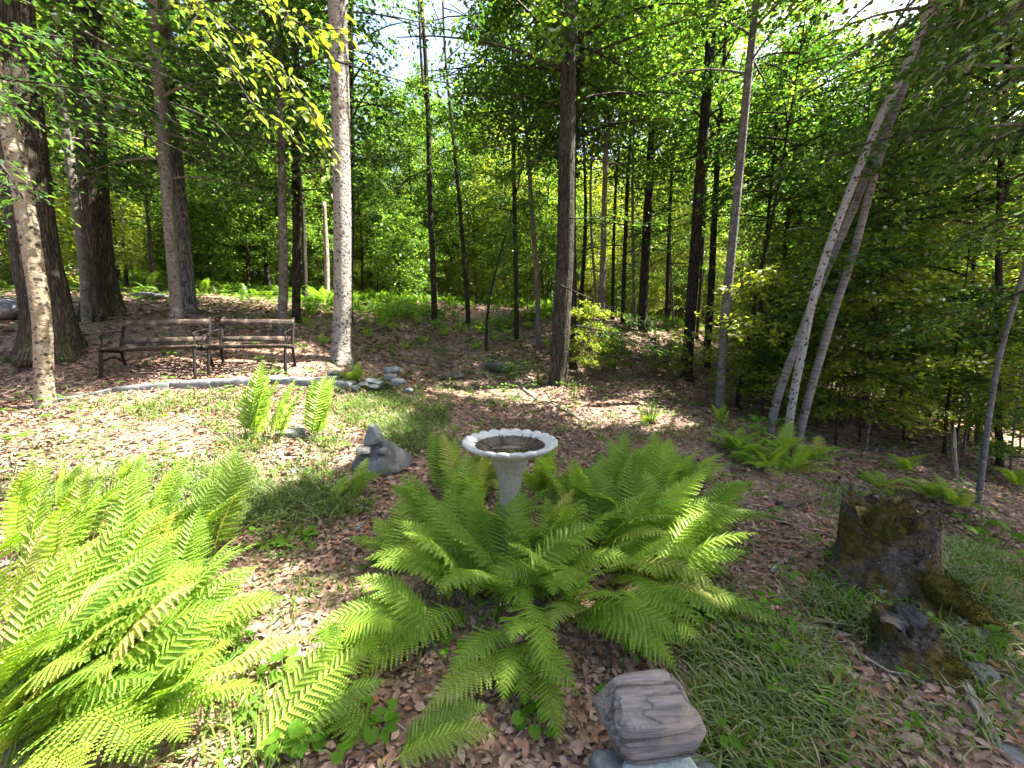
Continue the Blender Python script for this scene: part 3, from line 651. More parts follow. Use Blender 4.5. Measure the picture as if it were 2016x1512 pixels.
for lab, os_ in _same.items():
    if len(os_) < 2: continue
    os_.sort(key=lambda o: o.location.x / o.location.y)
    for k, o in enumerate(os_): o['label'] = lab + ', ' + ('rightmost' if k == len(os_) - 1 else _O[k]) + ' of ' + _N[len(os_)]
# far-off wood that closes the view, one mass of leaves
rng = np.random.default_rng(91); NF = 110000
y = rng.uniform(41, 62, NF); x = y * rng.uniform(-1.5, 1.5, NF)
hmax = np.where((1008 + x / y * FPX > 690) & (1008 + x / y * FPX < 1000), 15, 22) * (.8 + .2 * np.sin(x * .55) * np.sin(y * .7 + x * .2))
z = gz(x, y) + hmax * rng.uniform(0, 1, NF) ** 1.2
u = rng.normal(size=(NF, 3)) * [1, 1, .4]; n_ = UP[None] + rng.normal(0, .55, (NF, 3)); L = rng.uniform(.5, 1.0, NF)
V, F = leaves(np.stack([x, y, z], 1), u, n_, L, L * .7)
link('distant_woods', mesh('distant_woods', V, F), None, M['leaf_light'], kind='stuff')
# ------------------------------------------------------------------ fallen leaves
def in_view(x, y, m=.12): return (y > .5) & (np.abs(x) < (1.40 + m) * y + .25)
def litter_geo(x, y, L, rng, rise=.012):
    N = len(x); z = gz(x, y) + rng.uniform(.002, rise, N)
    a = rng.uniform(0, 6.28, N); u = np.stack([np.cos(a), np.sin(a), rng.normal(0, .22, N)], 1)
    n = UP[None] + rng.normal(0, .38, (N, 3)); u = norm(u); s = norm(np.cross(n, u)); n = np.cross(u, s)
    W = L * rng.uniform(.38, .6, N); c = rng.normal(0, .22, N)[:, None]; L = L[:, None]; W = W[:, None]; p = np.stack([x, y, z], 1)
    V = np.stack([p - u*L*.5, p + n*W*c*.4, p + u*L*.5 + n*L*c*.5, p - u*L*.14 + s*W*.5 + n*W*np.abs(c), p + u*L*.2 + s*W*.42 + n*W*np.abs(c)*1.3,
                  p - u*L*.14 - s*W*.5 + n*W*np.abs(c)*1.1, p + u*L*.2 - s*W*.42 + n*W*np.abs(c)*.8], 1)
    F = np.array([[0, 1, 3], [3, 1, 4], [4, 1, 2], [0, 5, 1], [5, 6, 1], [6, 2, 1]])
    return V.reshape(-1, 3), (F[None] + (np.arange(N) * 7)[:, None, None]).reshape(-1, 3)
def litter_mat(name, rand='island'):
    t = NT(name); g = t.n('NewGeometry').outputs['Random Per Island'] if rand == 'island' else t.n('ObjectInfo').outputs['Random']
    c = t.ramp(g, [(0, (.12,.078,.058)), (.2, (.19,.122,.09)), (.45, (.27,.185,.142)), (.7, (.33,.24,.19)), (.87, (.23,.135,.09)), (.95, (.31,.135,.065)), (1, (.38,.30,.25))])
    f = t.noise(t.coord(), 60, 3); c = t.mix(.5, c, t.mix(1.0, c, t.ramp(f.outputs[0], [(.3, .5), (.7, 1.4)]), 'MULTIPLY'))
    d = t.n('BsdfDiffuse'); t.put(d.inputs[0], c); tr = t.n('BsdfTranslucent'); t.put(tr.inputs[0], c)
    m = t.n('MixShader'); m.inputs[0].default_value = .12; t.t.links.new(d.outputs[0], m.inputs[1]); t.t.links.new(tr.outputs[0], m.inputs[2])
    t.t.links.new(m.outputs[0], t.out.inputs[0]); return t.m
M['litter'] = litter_mat('dry_leaf'); M['litter1'] = litter_mat('dry_leaf_single', 'object')
rng = np.random.default_rng(21)
parts = []
for y0, y1, dens, L0 in ((.55, 2.6, 3300, .034), (2.6, 5.5, 1150, .047), (5.5, 10, 230, .085), (10, 17, 60, .12)):
    n = int(dens * 1.45 * (y1**2 - y0**2)); y = np.sqrt(rng.uniform(y0**2, y1**2, n)); x = y * rng.uniform(-1.5, 1.5, n)
    pt = np.sin(x * 2.1 + 1.3 * np.sin(y * 1.7)) + np.sin(y * 2.9 + np.sin(x * 3.3)) + .6 * np.sin(x * 6 - y * 5); kp = rng.uniform(size=n) < np.clip(.75 + .3 * pt, .25, 1); x, y = x[kp], y[kp]; n = len(x)
    parts.append(litter_geo(x, y, L0 * rng.uniform(.5, 1.4, n), rng, .018 if y1 < 3 else .03))
acc = Acc()
for v, f in parts: acc.add(v, f)
link('leaf_litter', acc.mesh('leaf_litter'), None, M['litter'], kind='stuff')
lm = []
for k in range(10):
    v, f = litter_geo(np.zeros(1), np.zeros(1), np.array([.066]), np.random.default_rng(900 + k)); v = v - v.mean(0); me = mesh('fallen_leaf', v, f); me.materials.append(M['litter1']); lm.append(me)
for k in range(300):
    y = .75 + 1.9 * rng.uniform() ** 1.2; x = y * rng.uniform(-1.35, 1.38)
    o = link('fallen_leaf', lm[k % 10], GROUND); o.location = (x, y, gz1(x, y) + .018 + .006 * rng.uniform()); o.rotation_euler = (rng.normal(0, .2), rng.normal(0, .2), rng.uniform(0, 6.28)); o.scale = (rng.uniform(.6, 1.1),) * 3

# ------------------------------------------------------------------ grass
def blades(pos, h, rng, lean=.7, w=.0035):
    N = len(pos); a = rng.uniform(0, 6.28, N); hd = np.stack([np.cos(a), np.sin(a), 0*a], 1); sd = np.stack([-np.sin(a), np.cos(a), 0*a], 1)
    b = np.abs(rng.normal(lean, .35, N)); V = []
    for t in (0, .4, .75):
        c = pos + hd * (h * b * t**1.7)[:, None] + UP * (h * (t - .42 * b * t**2))[:, None]; ww = (w * (1 - .5 * t) * rng.uniform(.7, 1.3, N))[:, None]
        V += [c - sd * ww, c + sd * ww]
    V.append(pos + hd * (h * b)[:, None] + UP * (h * (1 - .5 * b))[:, None])
    V = np.stack(V, 1); F = np.array([[0, 1, 3], [0, 3, 2], [2, 3, 5], [2, 5, 4], [4, 5, 6]])
    return V.reshape(-1, 3), (F[None] + (np.arange(N) * 7)[:, None, None]).reshape(-1, 3)
rng = np.random.default_rng(31); acc = Acc()
def grass_patch(px, py, rx, ry, n_tuft, h, per=26, lean=.9, spread=.07, w=.0042):
    for _ in range(int(n_tuft * (.68 if py > 1050 else .85))):
        r = rng.uniform() ** .5; a = rng.uniform(0, 6.28); g = G(px + rx * r * math.cos(a), py + ry * r * math.sin(a))
        k = int(per * .75 * rng.uniform(.5, 1.4)); q = g[:2] + rng.normal(0, spread, (k, 2)); z = gz(q[:, 0], q[:, 1]) - .005
        acc.add(*blades(np.column_stack([q, z]), h * rng.uniform(.5, 1.2, k), rng, lean, w))
for a_ in [(770,810,110,40,110,.13,44,.9,.07), (820,860,80,35,80,.13,44,.9,.07), (690,790,60,25,24,.12), (890,770,30,16,14,.16), (990,790,45,14,16,.12),
           (300,800,160,14,34,.13), (420,785,50,12,12,.14), (480,800,70,18,20,.14), (230,815,150,30,26,.11,20,.8), (330,880,170,45,20,.09,14,.9), (130,900,120,40,10,.09,14), (470,900,60,40,22,.12),
           (480,850,55,30,22,.15), (640,870,35,25,14,.14), (590,940,40,22,14,.14), (640,985,70,35,34,.17,34), (440,960,90,30,44,.18,30), (500,1010,60,40,34,.16,30), (560,1010,50,30,24,.15,30), (420,1230,60,60,20,.12,20), (330,940,120,25,26,.15), (150,960,150,25,26,.17),
           (560,1090,60,40,14,.10,18), (650,1180,50,40,12,.10,18), (560,1200,70,60,12,.08,14), (470,1330,60,60,16,.10,16), (480,1470,90,50,20,.12,22), (620,1400,60,70,10,.07,12),
           (1450,1250,70,60,26,.11,22), (1400,1180,60,50,16,.11,20), (1500,1330,110,60,50,.12,24), (1520,1430,140,60,60,.13,26), (1450,1490,80,25,30,.12,26), (1600,1290,60,40,16,.10,18),
           (1680,1205,70,28,34,.13,30), (1900,1130,60,45,46,.17,34,.9), (1960,1180,60,60,40,.16,30,.9), (1900,1250,90,50,30,.11,22,.9), (1950,1290,60,30,20,.09,20), (1750,1400,150,50,22,.08,16,1.0), (1900,1400,110,60,20,.09,14,1.0),
           (1700,980,70,14,26,.12,26), (1650,1000,40,12,10,.1), (1230,860,60,20,14,.1), (1310,910,60,25,12,.09), (1150,850,50,20,8,.08), (1060,1350,60,50,8,.1,14), (930,1290,60,40,8,.1,12), (1330,1280,60,30,12,.11,20),
           (1100,790,60,20,8,.09), (1380,850,70,25,22,.11,22), (850,1000,50,40,10,.08,12), (700,1010,40,30,10,.1,14)]:
    grass_patch(*a_)
n = 700; y = np.sqrt(rng.uniform(.7, 22, n)); x = y * rng.uniform(-1.45, 1.45, n)
for q in range(n):
    k = rng.integers(2, 9); pq = np.array([x[q], y[q]]) + rng.normal(0, .03, (k, 2)); acc.add(*blades(np.column_stack([pq, gz(pq[:, 0], pq[:, 1])]), .09 * rng.uniform(.4, 1.3, k), rng, .8, .0022))
link('grass', acc.mesh('grass'), None, M['grass'], kind='stuff')
acc = Acc()                                # low broad leafed seedlings between the leaf litter
n = 4200; y = np.sqrt(rng.uniform(.8, 150, n) ); x = y * rng.uniform(-1.45, 1.45, n); z = gz(x, y)
y = np.concatenate([y, rng.uniform(7, 12.5, 900)]); x = np.concatenate([x, y[-900:] * rng.uniform(-.62, .05, 900)]); z = gz(x, y); n = len(x)
for q in range(n):
    k = int(rng.integers(3, 8)); a = rng.uniform(0, 6.28, k); s = rng.uniform(.02, .05) * (1 + .06 * y[q])
    u = np.stack([np.cos(a), np.sin(a), rng.uniform(-.1, .4, k)], 1); p0 = np.array([x[q], y[q], z[q] + rng.uniform(.02, .10)])[None] + u * s * .3
    acc.add(*leaves(p0, u, UP[None] + rng.normal(0, .3, (k, 3)), np.full(k, s), np.full(k, s * .62), 2))
link('ground_cover', acc.mesh('ground_cover'), None, M['herb'], kind='stuff')

# ------------------------------------------------------------------ ferns
def frond_mesh(arch, seed, pairs=23, lobes=9, L=1.0, wid=.195, stipe=.2, lo=False, twist=0.0):
    """frond in the XZ plane from the origin: length 1, starts steep and arches over outwards"""
    r = np.random.default_rng(seed); n = 40; e0, e1 = arch
    s = np.linspace(0, 1, n); e = e0 + (e1 - e0) * s ** 1.5
    x = np.concatenate([[0], np.cumsum(np.cos(e[:-1]))]) / (n - 1) * L; z = np.concatenate([[0], np.cumsum(np.sin(e[:-1]))]) / (n - 1) * L
    y = twist * s ** 2 * L
    C = np.stack([x, y, z], 1); acc = Acc()
    if not lo: acc.add(*tube(C[::3], np.linspace(.0045, .001, len(C[::3])), 4, cap=False, seam=(0, 1, .01)))
    for k in range(pairs):
        f = k / (pairs - 1); t = stipe + (1 - stipe) * (1 - (1 - f) ** 1.12) * .985; i = min(n - 2, int(t * (n - 1))); fr = t * (n - 1) - i
        p = C[i] * (1 - fr) + C[i + 1] * fr; T = norm(C[min(n - 1, i + 1)] - C[i]); Nn = norm(np.cross(T, [0, 1, 0])); Nn = Nn if Nn[2] > 0 or abs(T[2]) > .9 else -Nn
        S = np.cross(Nn, T)
        prof = (math.sin(math.pi * min(1, (.30 + .70 * f))) ** .85) * (1 - .1 * f) + .02 if f < .97 else .06
        pl = wid * L * prof * r.uniform(.92, 1.06)
        for sg in (-1, 1):
            a = 1.22 - .35 * f + r.normal(0, .04)
            ax = T * math.cos(a) + S * sg * math.sin(a) - Nn * r.uniform(-.05, .12); ax = norm(ax); per = norm(np.cross(ax, Nn)) * sg; nn = norm(np.cross(per, ax)) * sg
            hw = pl * .132 + .004 * L
            drp = r.uniform(.05, .22)
            if lo:
                V = np.array([p, p + ax*pl*.4 + per*hw, p + ax*pl - Nn*pl*drp, p + ax*pl*.4 - per*hw]); acc.add(V, np.array([[0, 1, 2], [0, 2, 3]])); continue
            q = np.linspace(0, 1, lobes + 1); base = p[None] + ax[None] * (pl * q)[:, None] - Nn[None] * (pl * drp * q ** 2)[:, None]
            wq = hw * np.clip(1.25 - 1.15 * q, .12, 1) * np.where(q < .1, .8, 1)
            V = [base]; F = []
            for u_, sd in enumerate((1, -1)):
                near = base[:-1] + ax * pl / lobes * .08 + sd * per * (wq[:-1] * .42)[:, None] - Nn * (wq[:-1] * .12)[:, None]
                tip = base[:-1] + ax * pl / lobes * .72 + sd * per * (wq[:-1] * 1.15)[:, None] - Nn * (wq[:-1] * .18)[:, None]
                o = lobes + 1 + u_ * 2 * lobes; V += [near, tip]; ii = np.arange(lobes)
                F += [np.stack([ii, ii + 1, o + lobes + ii], 1), np.stack([ii, o + lobes + ii, o + ii], 1)]
            acc.add(np.vstack(V), np.vstack(F))
    return acc.mesh('frond', True)
AR = [(1.40, .75), (1.32, .35), (1.25, 0.0), (1.2, -.35), (1.1, -.7), (1.0, -.95), (.85, -.6), (.75, -.25), (.6, -.5), (1.45, 1.0)]
FR = [frond_mesh(a, 40 + k, twist=(-.06, .05, .08, -.03)[k % 4]) for k, a in enumerate(AR)] + [frond_mesh(a, 60 + k, pairs=21, wid=.21, twist=(.07, -.08, .03, -.05)[k % 4]) for k, a in enumerate(AR)]
for f in FR: f.materials.append(M['fern'])
UPR, MED, LOW = [0, 1, 9, 10, 11, 19], [1, 2, 3, 11, 12, 13, 7], [3, 4, 5, 6, 13, 14, 15, 16, 8]
rng = np.random.default_rng(41)
def fern(g, fr, label, group=None, name='fern'):
    """g: rooting point; fr: list of (azimuth, length, mesh index)"""
    t = thing(name, label, 'fern', g, group)
    for az, L, k in fr:
        o = link('frond', FR[k], t); o.rotation_euler = (rng.normal(0, .12), rng.normal(0, .05), az); o.scale = (L, L * rng.uniform(.85, 1.1), L)
        o.location = (rng.normal(0, .025), rng.normal(0, .025), -.01)
    return t
def clump(px, py, n, L, sets, label, group=None, az=None, spread=3.14):
    g = G(px, py); fr = []; n = int(n * 1.75)
    for k in range(n):
        a = (k / n * 6.28 + rng.uniform(-.4, .4)) if az is None else az + rng.uniform(-spread, spread)
        fr.append((a, L * rng.uniform(.72, 1.12), int(rng.choice(sets))))
    return fern(g, fr, label, group)
G1 = 'hay scented ferns round the bird bath'
toward = -1.57
# round the bird bath
clump(960,965,6,.5,UPR,'upright fern left of the pedestal, right under the bowl',G1)
clump(1065,985,6,.48,UPR,'upright shaded fern right of the pedestal',G1)
clump(1000,1085,6,.5,UPR+MED,'fern growing against the front of the pedestal',G1)
clump(1220,1000,6,.55,UPR+MED,'feathery fern at the back of the bath clump, near dry leaves',G1,.8,1.4)
clump(1340,1000,6,.55,UPR+MED,'feathery fern at the back right tip of the bath clump',G1,.8,1.2)
clump(890,985,5,.5,UPR,'upright fern at the back left of the bath clump',G1,1.6,1.2)
clump(1330,1120,6,.58,MED,'fern in the right part of the bath clump with one frond toward the dark log',G1,.3,.9)
clump(1150,1065,6,.55,MED+UPR,'fern filling the space right of the pedestal, among the flat fronds',G1)
clump(1225,1050,6,.55,MED,'fern filling the middle of the right half of the bath clump',G1)
clump(1080,1165,6,.55,MED,'fern just right of the pedestal',G1)
clump(950,1130,6,.52,MED,'fern directly left of the pedestal foot',G1)
clump(1200,1150,6,.58,MED+LOW,'broad fern at the front right of the bath clump, before the tall one',G1,-.6,1.6)
clump(1010,1195,7,.62,MED+LOW,'big bright fern in front of the bird bath pedestal',G1)
fern(G(1000,1190),[(1.25,.58,0),(1.75,.5,10)],'fern with one upright frond crossing the bird bath pedestal',G1)
clump(1120,1225,7,.60,LOW+MED,'bright fern with fronds drooping toward the viewer, between bath and weathered log',G1,toward,1.5)
clump(930,1185,6,.58,LOW+MED,'bright fern left of the pedestal foot, one long frond arching left',G1,3.0,1.3)
clump(880,1090,6,.55,MED,'fern left of the pedestal with fronds fanning left',G1,2.6,1.2)
clump(930,1020,7,.52,UPR+MED,'shaded fern left of the pedestal, reaching up to the bowl',G1)
clump(1110,1010,6,.5,UPR,'dark shaded fern behind the pedestal, under the right half of the bowl',G1)
clump(1180,1100,7,.6,MED,'fern right of the pedestal with flat overlapping fronds',G1,.2,1.6)
clump(1270,1090,7,.62,MED+[0,10],'tall fern in the right half of the bath clump, fronds pointing right',G1,.4,1.0)
clump(1290,1180,7,.6,LOW+MED,'fern at the right front of the bath clump, pointing to the mossy stump',G1,-.2,1.1)
clump(1240,1210,5,.52,LOW,'fern just behind the weathered log, fronds hanging forward',G1,-1.2,.9)
clump(1200,1010,5,.52,UPR+MED,'fern at the back right of the bird bath',G1,.8,1.2)
clump(1290,1010,6,.55,UPR+MED,'back fern of the bath clump, toward the birches',G1,.6,1.0)
clump(1370,1060,5,.55,MED,'rightmost fern of the bath clump',G1,.35,.7)
clump(1060,1120,6,.55,MED+UPR,'fern close against the right side of the pedestal foot',G1,-.6,1.4)
clump(1030,1275,4,.48,LOW,'low fern at the very front of the bath clump',G1,-1.7,.8)
clump(860,1270,5,.52,LOW,'flat drooping fern in front of the bath, lying over dry leaves',G1,3.3,.8)
clump(800,1120,3,.4,MED,'small fern at the left tip of the bath clump',G1,2.8,.8)
fern(G(760,1500),[(2.9,.42,8),(.1,.4,18),(.5,.36,8)],'small flat fern at the lower edge')
fern(G(465,1530),[(.9,.52,7),(1.2,.46,17),(.5,.42,7)],'single bright frond leaning right at the lower edge')
clump(650,1285,4,.42,LOW,'thin fern with narrow hanging fronds left of the bath clump',None,-.5,1.1)
# fern bed in the lower left corner
G2 = 'ferns of the bed in the lower left corner'
for k, (x, y, n, L, st, lab, az) in enumerate([
        (270,1330,6,.56,MED,'sunlit fern of the corner bed with a frond pointing to the bird bath',.7), (190,1420,7,.58,MED,'bright sunlit fern of the corner bed with curling tips',.6),
        (90,1480,7,.58,MED+LOW,'bright fern in the very corner of the bed',.5), (50,1390,6,.6,MED,'sunlit fern at the left border, in the middle of the bed',.6), (230,1500,6,.5,MED,'sunlit fern at the lower edge of the corner bed',.6),
        (160,1310,6,.58,MED+UPR,'half shaded fern in the middle of the corner bed',.8), (350,1230,4,.54,UPR,'fern at the right tip of the corner bed with long upright fronds',1.0), (420,1105,4,.56,UPR,'tall shaded fern at the back right of the corner bed',1.0),
        (330,1140,4,.56,UPR,'tall shaded fern in the back of the corner bed',1.0), (240,1190,5,.58,UPR+MED,'shaded fern behind the sunlit ones of the corner bed',.9), (140,1200,5,.58,UPR+MED,'shaded fern with narrow fronds near the left border',.9),
        (50,1230,5,.58,UPR+MED,'shaded fern at the left border above the sunlit ones',.8), (280,1060,3,.5,UPR,'fern at the back of the corner bed beside the flat grey stone',1.0), (160,1075,4,.5,UPR+MED,'feathery shaded fern at the back of the corner bed',.9),
        (50,1100,4,.54,UPR+MED,'shaded fern at the far left back of the corner bed',.8), (415,1030,3,.46,UPR,'slim upright fern near the sunlit leaves, back of the corner bed',1.0), (110,1010,3,.42,MED+UPR,'low feathery fern just in front of the sunlit leaves',.9),
        (230,1000,2,.38,MED+UPR,'low fern by the small stone in front of the sunlit leaves',.9), (10,1500,5,.58,MED,'fern cut off by the lower left corner',.7), (10,1330,5,.56,MED,'fern cut off by the left border beside the sunlit fronds',.6),
        (130,1390,6,.58,MED,'bright sunlit fern in the heart of the corner bed',.6), (30,1455,6,.58,MED,'bright sunlit fern at the lower left border',.6), (310,1420,4,.46,MED,'half lit fern at the right side of the corner bed',.8)]):
    clump(x, y, n + 1, L, st, lab, G2, az, 1.1)
# single ferns further back
clump(495,872,5,.74,[0,9,19,10],'tall upright sunlit fern in front of the right bench, left one of two',None,1.2,.9)
clump(545,872,3,.6,[0,9,19],'slender lit fern between the two upright ferns before the benches',None,.6,.5)
clump(618,872,5,.68,[0,9,19,10],'upright sunlit fern before the stone edging, right one of two',None,.9,.7)
clump(695,752,9,.36,MED+LOW,'fern at the foot of the pale sunlit beech')
clump(745,760,5,.25,MED,'small fern beside the stacked flat stones')
clump(690,985,4,.34,MED,'small fern growing from the grass tuft before the stone cairn',None,.6,.7)
clump(645,1000,3,.26,MED,'fern seedling left of the stone cairn',None,.8,.7)
for x, y, lab in [(1470,905,'left side'), (1510,925,'middle'), (1560,930,'front, drooping to the dark log'), (1600,910,'right side'), (1540,895,'back, against the birch feet'), (1440,890,'far left, small')]:
    clump(x, y, 8, .40, MED + LOW, 'fern below the leaning birches, ' + lab, 'ferns below the leaning birches')
clump(1415,835,4,.32,UPR,'pale upright fern at the foot of the smooth grey trunk')
clump(1275,835,5,.3,MED,'lit fern in the hollow behind the bird bath')
clump(1730,965,5,.36,LOW,'sunlit pale fern right of the birch ferns'); clump(1840,985,6,.36,MED,'fern behind the mossy stump'); clump(1880,1000,5,.34,MED,'fern at the foot of the smooth grey sapling')
clump(1780,930,4,.34,MED,'shaded fern downhill behind the mossy stump'); clump(2000,960,5,.4,MED,'fern at the right border beyond the grey sapling')
for q, (px, lab) in enumerate([(600,'between the slim spotted beech and the sunlit beech'),(640,'just left of the sunlit beech'),(725,'just right of the sunlit beech'),(770,'above the dark fallen branch'),(800,'left of the forked slim trunk'),(835,'at the foot of the forked slim trunk'),(875,'right of the forked slim trunk'),(905,'left of the second slim trunk'),(940,'between second slim trunk and black sapling'),(975,'right of the wispy black sapling'),(1000,'left of the slim straight trunk'),(1040,'between the two slim trunks'),(1075,'left of the big dark trunk'),(1150,'right of the big dark trunk'),(1210,'right of the forked grey trunk'),(1240,'left of the flared black trunk')]):
    clump(px, 640 + (q * 37) % 50, 4, .3, MED, 'small fern on the slope, ' + lab, 'small ferns on the slope')
# the fern belt along the top of the slope, too many to count
FL = [frond_mesh(a, 80 + k, pairs=13, lo=True, wid=.24) for k, a in enumerate(AR[:8])]
lo = []
for f in FL:
    v = np.empty(len(f.vertices) * 3, np.float32); f.vertices.foreach_get('co', v); li = np.empty(len(f.loops), np.int32); f.loops.foreach_get('vertex_index', li); lo.append((v.reshape(-1, 3).astype(float), li.reshape(-1, 3)))
acc = Acc(); cnt = 0
while cnt < 1150:
    Y = rng.uniform(9, 24); X = Y * rng.uniform(-1.3, 1.1); px = 1008 + X / Y * FPX; w_ = math.sin(X * 1.1) + math.sin(Y * .8 + X * .4)
    lim = (10.5 if px < 500 else 11.5) + 1.2 * math.sin(X * 2.3) + .8 * math.sin(X * 5.1 + 1)
    if 540 < px < 900 and rng.uniform() < .25: lim = 8.6
    if Y < lim or (px > 1150 and (rng.uniform() < .75)) or (w_ < -.1 and rng.uniform() < .85): continue
    cnt += 1; z = gz1(X, Y)
    for k in range(5):
        v, f = lo[int(rng.integers(8))]; a = rng.uniform(0, 6.28); L = rng.uniform(.32, .62); c, s = math.cos(a), math.sin(a)
        acc.add(np.stack([v[:, 0]*c - v[:, 1]*s, v[:, 0]*s + v[:, 1]*c, v[:, 2]], 1) * L + [X, Y, z], f)
link('fern_belt', acc.mesh('fern_belt'), None, M['fern_far'], kind='stuff')
# ------------------------------------------------------------------ stone and wood helpers
def stone_mat(name, a, b, lichen=(.45,.45,.42), lf=.4, scale=6):
    t = NT(name); ob = t.coord()
    n1 = t.noise(ob, scale, 6, .65); n2 = t.noise(ob, scale * 7, 5, .6); n3 = t.noise(ob, scale * 2.2, 4, .6)
    c = t.mix(t.ramp(n1.outputs[0], [(.3, 0.0), (.7, 1.0)]), a, b)
    c = t.mix(.5, c, t.mix(1.0, c, t.ramp(n2.outputs[0], [(.3, .5), (.7, 1.5)]), 'MULTIPLY'))
    c = t.mix(t.ramp(n3.outputs[0], [(.58, 0.0), (.64, lf)]), c, lichen)
    t.bsdf(c, .85, t.bump(t.math('ADD', n1.outputs[0], t.math('MULTIPLY', n2.outputs[0], .5)), .7, .012), .3); return t.m
M['stone'] = stone_mat('grey_stone', (.075,.08,.085), (.165,.17,.165))
M['slate'] = stone_mat('slate_slab', (.07,.08,.083), (.15,.157,.155), lf=.2)
M['bluestone'] = stone_mat('green_grey_stone', (.17,.21,.20), (.36,.40,.38), lf=.25, scale=9)
M['cairn'] = stone_mat('lichened_stone', (.035,.038,.042), (.095,.097,.097), (.19,.185,.16), .5, 8)
def rock(size, seed, sub=3, rough=.12, cut=0):
    """irregular stone from a rounded, randomly faceted block; rests on z = 0"""
    r = np.random.default_rng(seed); import bmesh
    bm = bmesh.new(); bmesh.ops.create_icosphere(bm, subdivisions=sub, radius=1); V = np.array([v.co[:] for v in bm.verts]); F = np.array([[v.index for v in f.verts] for f in bm.faces]); bm.free()
    V = V / (np.abs(V) ** 4).sum(1)[:, None] ** .25 * .9
    for _ in range(7 + cut):
        n = norm(r.normal(size=3)); h = r.uniform(.62, .9); d = V @ n; V = V - np.where(d > h, d - h, 0)[:, None] * n * .92
    n3 = noise3(seed, 3.0); n4 = noise3(seed + 1, 8)
    V = V * (1 + rough * .5 * n3(V) + rough * .22 * n4(V))[:, None]
    V[:, 2] = np.maximum(V[:, 2], -.72)
    V = V * (np.array(size) / (V.max(0) - V.min(0))); V[:, :2] -= (V.max(0) + V.min(0))[:2] / 2; V[:, 2] -= V[:, 2].min()
    return V, F
def add_rock(name, label, loc, size, seed, mat, rz=0, tilt=(0, 0), group=None, cat='stone', **kw):
    V, F = rock(size, seed, **kw); o = link(name, mesh(name, V, F), None, mat); o.location = Vector(loc); o.rotation_euler = (tilt[0], tilt[1], rz)
    o['label'] = label; o['category'] = cat
    if group: o['group'] = group
    return o
def wood_mat(name, a, b, axis=0, gs=70):
    t = NT(name); ob = t.coord(); s = [gs, gs, gs]; s[axis] = gs * .06
    n1 = t.noise(t.map(ob, tuple(s)), 1.0, 6, .65, .6); n2 = t.noise(ob, 9, 4); s2 = [x * .35 for x in s]
    n3 = t.noise(t.map(ob, tuple(s2)), 1.0, 3, .6, .4)
    c = t.mix(t.ramp(n1.outputs[0], [(.3, 0.0), (.7, 1.0)]), a, b)
    c = t.mix(t.ramp(n3.outputs[0], [(.36, .8), (.45, 0.0)]), c, (.035, .028, .022))
    c = t.mix(t.ramp(n2.outputs[0], [(.5, 0.0), (.7, .55)]), c, (.33, .25, .17))
    t.bsdf(c, .9, t.bump(t.math('ADD', n1.outputs[0], n3.outputs[0]), .9, .008), .2); return t.m
M['old_wood'] = wood_mat('weathered_wood', (.075,.066,.06), (.235,.215,.2))
M['slat'] = wood_mat('bench_slat_wood', (.022,.016,.0135), (.075,.057,.050), gs=50)
M['slat_dark'] = M['slat']
M['rot'] = wood_mat('rotten_wood', (.03,.022,.017), (.10,.075,.055), gs=40)
M['char'] = wood_mat('blackened_wood', (.018,.018,.019), (.06,.058,.056), gs=60)
t = NT('cast_iron'); n = t.noise(t.coord(), 40, 4); t.bsdf(t.ramp(n.outputs[0], [(.35, (.006,.0055,.005)), (.62, (.011,.009,.008)), (.75, (.024,.018,.015))]), .75, t.bump(n.outputs[0], .3, .004), .2); M['iron'] = t.m

# ------------------------------------------------------------------ bird bath
t = NT('bath_stone'); ob = t.coord(); n1 = t.noise(ob, 14, 6, .65); n2 = t.noise(ob, 90, 4); z = t.n('SeparateXYZ'); t.put(z.inputs[0], ob)
c = t.mix(t.ramp(n1.outputs[0], [(.35, 0.0), (.7, 1.0)]), (.27,.28,.28), (.42,.43,.435)); c = t.mix(.4, c, t.mix(1.0, c, t.ramp(n2.outputs[0], [(.3, .6), (.7, 1.3)]), 'MULTIPLY'))
alg = t.math('MULTIPLY', t.ramp(n1.outputs[0], [(.3, .4), (.65, 1.0)]), t.ramp(z.outputs[2], [(.30, .45), (.56, .8), (.655, .8), (.69, .12)]))
c = t.mix(alg, c, (.22, .24, .13))
t.bsdf(c, .85, t.bump(t.math('ADD', n1.outputs[0], n2.outputs[0]), .5, .006), .25); M['bath'] = t.m
t = NT('pedestal_stone'); ob = t.coord(); n1 = t.noise(ob, 9, 6, .65); n2 = t.noise(ob, 80, 4); c = t.mix(t.ramp(n1.outputs[0], [(.35, 0.0), (.65, 1.0)]), (.15,.155,.10), (.22,.22,.20)); c = t.mix(.5, c, t.mix(1.0, c, t.ramp(n2.outputs[0], [(.3, .55), (.7, 1.35)]), 'MULTIPLY'))
t.bsdf(c, .9, t.bump(t.math('ADD', n1.outputs[0], n2.outputs[0]), .6, .006), .2); M['pedestal'] = t.m
t = NT('wet_bowl_stain'); ob = t.coord(); n1 = t.noise(ob, 18, 6, .7); n2 = t.noise(ob, 70, 5)
c = t.ramp(n1.outputs[0], [(.3, (.010,.008,.006)), (.55, (.028,.021,.015)), (.75, (.075,.058,.042))]); t.bsdf(c, .45, t.bump(t.math('ADD', n1.outputs[0], n2.outputs[0]), .9, .008), .5); M['stain'] = t.m
t = NT('moss'); n1 = t.noise(t.coord(), 60, 5, .7); n2 = t.noise(t.coord(), 8, 4)
